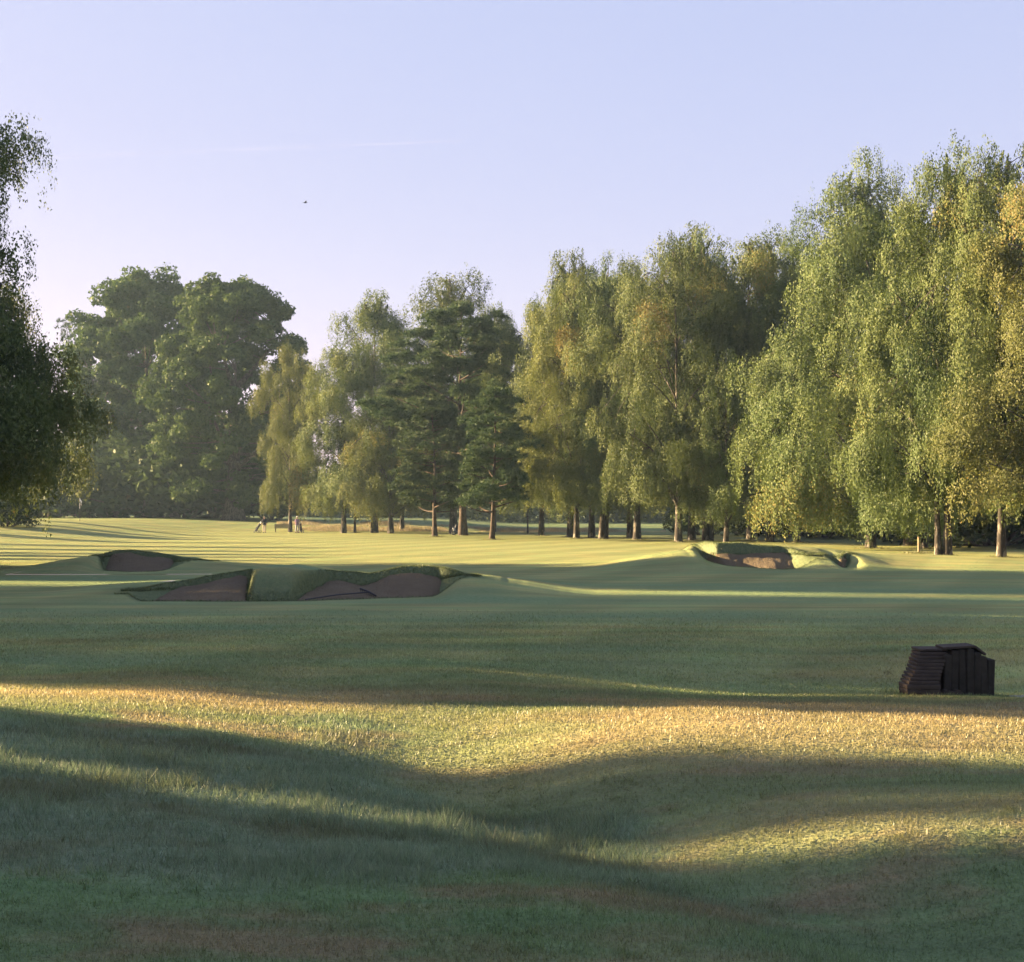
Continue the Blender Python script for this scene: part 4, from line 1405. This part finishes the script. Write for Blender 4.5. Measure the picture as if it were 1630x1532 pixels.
def person(px, d, label, top_m, trouser_m, cap_m, rz, step=0.16, sleeves=True, hair_m=None):
    x = px2x(px, d)
    o = empty("person", (x, d, gz(x, d)), rz)
    tag(o, label, "person")
    V = [(0, 0, .96), (0, 0, 1.14), (0, -.01, 1.33), (0, 0, 1.47), (0, .015, 1.56), (0, .03, 1.65), (0, .02, 1.73)]
    Rr = [(.15, .115), (.135, .105), (.165, .12), .06, .068, (.078, .098), (.055, .065)]
    E = [(0, 1), (1, 2), (2, 3), (3, 4), (4, 5), (5, 6)]
    legs, arms = {}, {}
    for s in (-1, 1):
        n = len(V)
        f = step * s
        V += [(s * .10, 0, .90), (s * .105, f * .6 + .03, .50), (s * .105, f - .03, .10), (s * .115, f + .03, .045), (s * .125, f + .14, .035)]
        Rr += [.098, .062, .042, .045, (.045, .032)]
        E += [(0, n), (n, n + 1), (n + 1, n + 2), (n + 2, n + 3), (n + 3, n + 4)]
        legs[s] = n
    for s in (-1, 1):
        n = len(V)
        a = -step * s
        V += [(s * .185, 0, 1.41), (s * .245, -.03 + a * .4, 1.14), (s * .25, .14 + a * .6, .96), (s * .25, .19 + a * .7, .92)]
        Rr += [.062, .046, .032, (.038, .022)]
        E += [(2, n), (n, n + 1), (n + 1, n + 2), (n + 2, n + 3)]
        arms[s] = n
        w = Vector(V[n + 3])
        for k in range(4):                # four fingers, curled
            q = len(V)
            L = (.075, .085, .08, .062)[k]
            bx = w + Vector(((-.024 + .016 * k) * s, .02, -.01))
            V += [tuple(bx + Vector((0, L * .55, -L * .25))), tuple(bx + Vector((0, L * .75, -L * .8)))]
            Rr += [.010, .008]
            E += [(n + 3, q), (q, q + 1)]
        q = len(V)                        # thumb from the side of the palm
        V += [tuple(w + Vector((-s * .045, .01, .0))), tuple(w + Vector((-s * .05, .05, -.02)))]
        Rr += [.012, .009]
        E += [(n + 2, q), (q, q + 1)]
    body = skin_part("body", V, E, Rr, M_SKIN, o)
    # jumper or shirt over trunk and arms
    tv = [(0, 0, 1.00), V[1], V[2], (0, 0, 1.45), (0, 0, .86), (0, 0, .82)]
    tr = [(.185, .150), (.172, .140), (.190, .145), .080, (.180, .150), (.165, .14)]
    te = [(0, 1), (1, 2), (2, 3), (0, 4), (4, 5)]
    for s in (-1, 1):
        n = arms[s]; q = len(tv)
        el = Vector(V[n + 1]); wr = Vector(V[n + 2])
        tv += [V[n], V[n + 1]]; tr += [.078, .064]; te += [(2, q), (q, q + 1)]
        if sleeves:
            tv += [tuple(el.lerp(wr, .85))]; tr += [.046]; te += [(q + 1, q + 2)]
    skin_part("jumper" if sleeves else "shirt", tv, te, tr, top_m, o)
    pv, pr, pe = [V[0], (0, 0, 1.06)], [(.168, .135), (.15, .12)], [(0, 1)]
    for s in (-1, 1):
        n = legs[s]; q = len(pv)
        kn, an = Vector(V[n + 1]), Vector(V[n + 2])
        pv += [V[n], V[n + 1], tuple(kn.lerp(an, .93))]; pr += [.118, .090, .076]; pe += [(0, q), (q, q + 1), (q + 1, q + 2)]
    skin_part("trousers", pv, pe, pr, trouser_m, o)
    for s in (-1, 1):
        n = legs[s]; h = Vector(V[n + 3]); t = Vector(V[n + 4])
        skin_part("shoe", [tuple(h + Vector((0, -.10, .01))), tuple(h + Vector((0, .0, .02))), tuple(t + Vector((0, .03, .01)))], [(0, 1), (1, 2)], [.062, .070, (.062, .052)], M_BLACK, o)
    hx = MB().ball((0, .005, 1.675), (.088, .104, .085), 14, 8)
    hx.build("hair", hair_m or M_HAIR, o, True)
    nose = MB().ball((0, .128, 1.645), (.014, .022, .022), 8, 6); nose.build("nose", M_SKIN, o, True)
    for s in (-1, 1):
        MB().ball((s * .032, .118, 1.672), (.014, .010, .008), 8, 6).build("eye", M_BLACK, o, True)
        MB().ball((s * .083, .02, 1.65), (.012, .022, .034), 8, 6).build("ear", M_SKIN, o, True)
    MB().box((0, .122, 1.605), (.05, .012, .010)).build("mouth", M_HAIR, o)
    if cap_m:
        c = MB().ball((0, .012, 1.705), (.095, .112, .072), 14, 8)
        cap = c.build("cap", cap_m, o, True)
        MB().box((0, .145, 1.70), (.13, .11, .012), Matrix.Rotation(R(-10), 3, 'X'), bev=0.004).build("peak", cap_m, cap)
    return o


def trolley(px, d, rz, label_t, label_b, bag_m, lean=0.42):
    x = px2x(px, d)
    z = gz(x, d)
    o = empty("golf_trolley", (x, d, z), rz)
    tag(o, label_t, "golf trolley")
    MB().tube([(0, .42, .12), (0, .1, .30), (0, -.35, .95), (0, -.52, 1.02)], .018, 8).build("frame", M_STEEL, o)
    MB().tube([(-.30, -.08, .15), (-.12, -.02, .24), (.12, -.02, .24), (.30, -.08, .15)], .014, 8).build("axle", M_STEEL, o)
    MB().tube([(-.13, -.54, 1.02), (.13, -.54, 1.02)], .02, 8).build("handle", M_BLACK, o)
    for (wx, wy, r) in ((-.31, -.08, .15), (.31, -.08, .15), (0, .44, .11)):
        mb = MB(); n = 18
        ring = [(wx, wy + (r - .02) * math.cos(2 * math.pi * k / n), r + (r - .02) * math.sin(2 * math.pi * k / n)) for k in range(n + 1)]
        mb.tube(ring, .022, 7, False)
        w = mb.build("wheel", M_BLACK, o, True)
        MB().tube([(wx - .02, wy, r), (wx + .02, wy, r)], .035, 8).build("hub", M_STEEL, w)
        for k in range(5):
            an = 2 * math.pi * k / 5
            MB().tube([(wx, wy, r), (wx, wy + (r - .03) * math.cos(an), r + (r - .03) * math.sin(an))], .008, 5).build("spoke", M_STEEL, w)
    b = empty("golf_bag", (x, d, z), rz)
    tag(b, label_b, "golf bag")
    a, c = Vector((0, .30, .20)), Vector((0, -.22, .98))
    MB().tube([a, a.lerp(c, .05), a.lerp(c, .5), a.lerp(c, .95), c], [.11, .125, .125, .13, .13], 14).build("bag_body", bag_m, b, True)
    MB().tube([a.lerp(c, .93), a.lerp(c, 1.0)], .142, 14).build("collar", M_BLACK, b)
    MB().box(a.lerp(c, .35) + Vector((0, .10, .05)), (.17, .09, .30), Matrix.Rotation(R(34), 3, 'X'), bev=.02).build("pocket", bag_m, b)
    ax = (c - a).normalized()
    for k in range(7):
        an = 2 * math.pi * k / 7
        p = c + Vector((.07 * math.cos(an), .05 * math.sin(an), 0))
        L = .16 + .05 * (k % 3)
        q = p + ax * L
        s = MB().tube([p - ax * .1, q], .008, 5).build("club_shaft", M_STEEL, b)
        MB().ball(q, (.05, .035, .035) if k % 2 else (.03, .018, .04), 8, 6).build("club_head", M_BLACK if k % 2 else M_STEEL, s, True)


person(421, 146.4, "golfer in a black jumper and beige trousers beside a leaning bag, left of the bench", M_DARKTOP, M_BEIGE, None, R(20), 0.10)
person(473, 146.0, "golfer in a white cap and mauve shirt walking away, right of the bench", M_PURPLE, M_GREYTR, M_WHITE, R(-6), 0.16, sleeves=False)
trolley(411, 146.0, R(75), "push trolley left of the golfer in the black jumper", "dark golf bag leaning on the trolley of the golfer in black", M_BAG)
trolley(478.5, 145.4, R(-5), "push trolley at the right hand of the golfer in the white cap", "dark maroon golf bag on the trolley of the golfer in the white cap", M_BAG2)


def buggy():
    d = 132.2; x = px2x(732, d)
    o = empty("golf_buggy", (x, d, gz(x, d) - 0.01), R(178))
    tag(o, "small dark ride-on golf buggy parked behind the trunk of the big pine", "buggy")
    MB().box((0, 0, .36), (1.35, .58, .14), bev=.05).build("chassis", M_CARBLUE, o)
    MB().box((-.42, 0, .56), (.5, .52, .26), bev=.06).build("rear_body", M_CARBLUE, o)
    MB().box((-.36, 0, .74), (.46, .46, .10), bev=.04).build("seat", M_BLACK, o)
    MB().box((-.60, 0, 1.02), (.10, .46, .52), Matrix.Rotation(R(-10), 3, 'Y'), bev=.04).build("backrest", M_BLACK, o)
    col = MB().tube([(.52, 0, .42), (.36, 0, 1.02)], .03, 8).build("steering_column", M_STEEL, o)
    MB().tube([(.36, -.26, 1.06), (.34, 0, 1.02), (.36, .26, 1.06)], .02, 8).build("handlebar", M_BLACK, col)
    MB().box((.56, 0, .56), (.20, .50, .34), Matrix.Rotation(R(18), 3, 'Y'), bev=.05).build("front_shield", M_STEEL, o)
    for wx in (-.46, .58):
        for wy in (-.33, .33):
            n = 16; r = .15
            mb = MB()
            ring = [(wx + r * math.cos(2 * math.pi * k / n), wy, .20 + r * math.sin(2 * math.pi * k / n)) for k in range(n + 1)]
            mb.tube(ring, .05, 8, False)
            w = mb.build("wheel", M_BLACK, o, True)
            MB().tube([(wx, wy - .03, .20), (wx, wy + .03, .20)], .10, 12).build("rim", M_STEEL, w)


buggy()


def weed():
    g = random.Random(3)
    d = 9.35; x = px2x(1006, d)
    o = empty("weed", (x, d, gz(x, d)))
    tag(o, "small leafy weed at the edge of the dewy long grass", "weed")
    for k in range(11):
        an = k * 2.4; L = g.uniform(.05, .10); el = g.uniform(.35, 1.2)
        dv = Vector((math.cos(an) * math.cos(el), math.sin(an) * math.cos(el), math.sin(el)))
        sd = Vector((-math.sin(an), math.cos(an), 0)) * .012
        p = [Vector((0, 0, 0)), dv * L * .5 + sd, dv * L + Vector((0, 0, -.01)), dv * L * .5 - sd]
        q = [v + Vector((0, 0, .0015)) for v in p]
        MB().add(p + q, [(0, 1, 2, 3), (7, 6, 5, 4), (0, 4, 5, 1), (1, 5, 6, 2), (2, 6, 7, 3), (3, 7, 4, 0)]).build("leaf", M_WEED, o)


M_WEED = plain_mat("weed_leaf", (0.07, 0.11, 0.025), 0.6, 0.3, 20)
weed()


def bird():
    d = 120.0
    o = empty("bird", (px2x(486, d), d, ZC + (HOR - 323) / F_PX * d), R(25))
    tag(o, "tiny dark bird flying in the open sky", "bird")
    bd = MB().tube([(-.17, 0, .0), (-.12, 0, 0), (-.04, 0, 0), (.05, 0, .005), (.10, 0, .015), (.135, 0, .02), (.165, 0, .015)], [.012, .02, .042, .045, .028, .03, .006], 10)
    bd.add([(-.26, -.05, .005), (-.26, .05, .005), (-.14, .015, .005), (-.14, -.015, .005), (-.26, -.05, -.003), (-.26, .05, -.003), (-.14, .015, -.003), (-.14, -.015, -.003)],
           [(0, 3, 2, 1), (4, 5, 6, 7), (0, 1, 5, 4), (1, 2, 6, 5), (2, 3, 7, 6), (3, 0, 4, 7)])
    bd.build("body", M_BLACK, o, True)
    for s in (-1, 1):
        pts = [(.07, 0, .02), (.08, .13 * s, .09), (.0, .30 * s, .12), (-.06, .28 * s, .115), (-.06, .13 * s, .085), (-.06, 0, .02)]
        lo = [(a, b, c - .006) for a, b, c in pts]
        n = 6
        fs = [tuple(range(n)), tuple(reversed(range(n, 2 * n)))] + [(i, (i + 1) % n, n + (i + 1) % n, n + i) for i in range(n)]
        MB().add(pts + lo, fs).build("wing", M_BLACK, o)


bird()


def contrail():
    m, n, l, out = new_mat("contrail_ice")
    tr = n.new("ShaderNodeBsdfTransparent")
    df = n.new("ShaderNodeBsdfDiffuse"); df.inputs[0].default_value = (0.9, 0.9, 0.9, 1)
    tl = n.new("ShaderNodeBsdfTranslucent"); tl.inputs[0].default_value = (0.9, 0.9, 0.9, 1)
    m0 = n.new("ShaderNodeMixShader"); m0.inputs[0].default_value = 0.5
    l.new(df.outputs[0], m0.inputs[1]); l.new(tl.outputs[0], m0.inputs[2])
    g = n.new("ShaderNodeNewGeometry")
    mx = n.new("ShaderNodeMixShader")
    l.new(rng_map(n, l, noise(n, l, g.outputs["Position"], 0.003, 4), 0.3, 0.75, 0.001, 0.026), mx.inputs[0])
    l.new(tr.outputs[0], mx.inputs[1]); l.new(m0.outputs[0], mx.inputs[2])
    l.new(mx.outputs[0], out.inputs[0])
    d = 9000.0
    pts = []
    for k in range(25):
        t = k / 24
        px, py = 30 + 700 * t, 252 - 60 * t
        pts.append((px2x(px, d), d + 500 * t, ZC + (HOR - py) / F_PX * d))
    o = MB().tube(pts, [5 + 8 * math.sin(math.pi * min(1, k / 24)) for k in range(25)], 10).build("contrail", m, None, True)
    tag(o, "faint white vapour trail across the upper left of the sky", "contrail")


contrail()

# ------------------------------------------------------------------ morning haze
def haze():
    m, n, l, out = new_mat("haze")
    v = n.new("ShaderNodeVolumePrincipled")
    v.inputs["Color"].default_value = (0.55, 0.78, 1.0, 1)
    v.inputs["Density"].default_value = 0.00027
    v.inputs["Anisotropy"].default_value = 0.25
    l.new(v.outputs[0], out.inputs["Volume"])
    mb = MB().box((0, 550, 18.0), (3010, 2910, 41))
    o = mb.build("haze", m)
    o.location.z = 0.0
    tag(o, "thin morning haze in the air between the trees", "haze", kind="stuff")


haze()
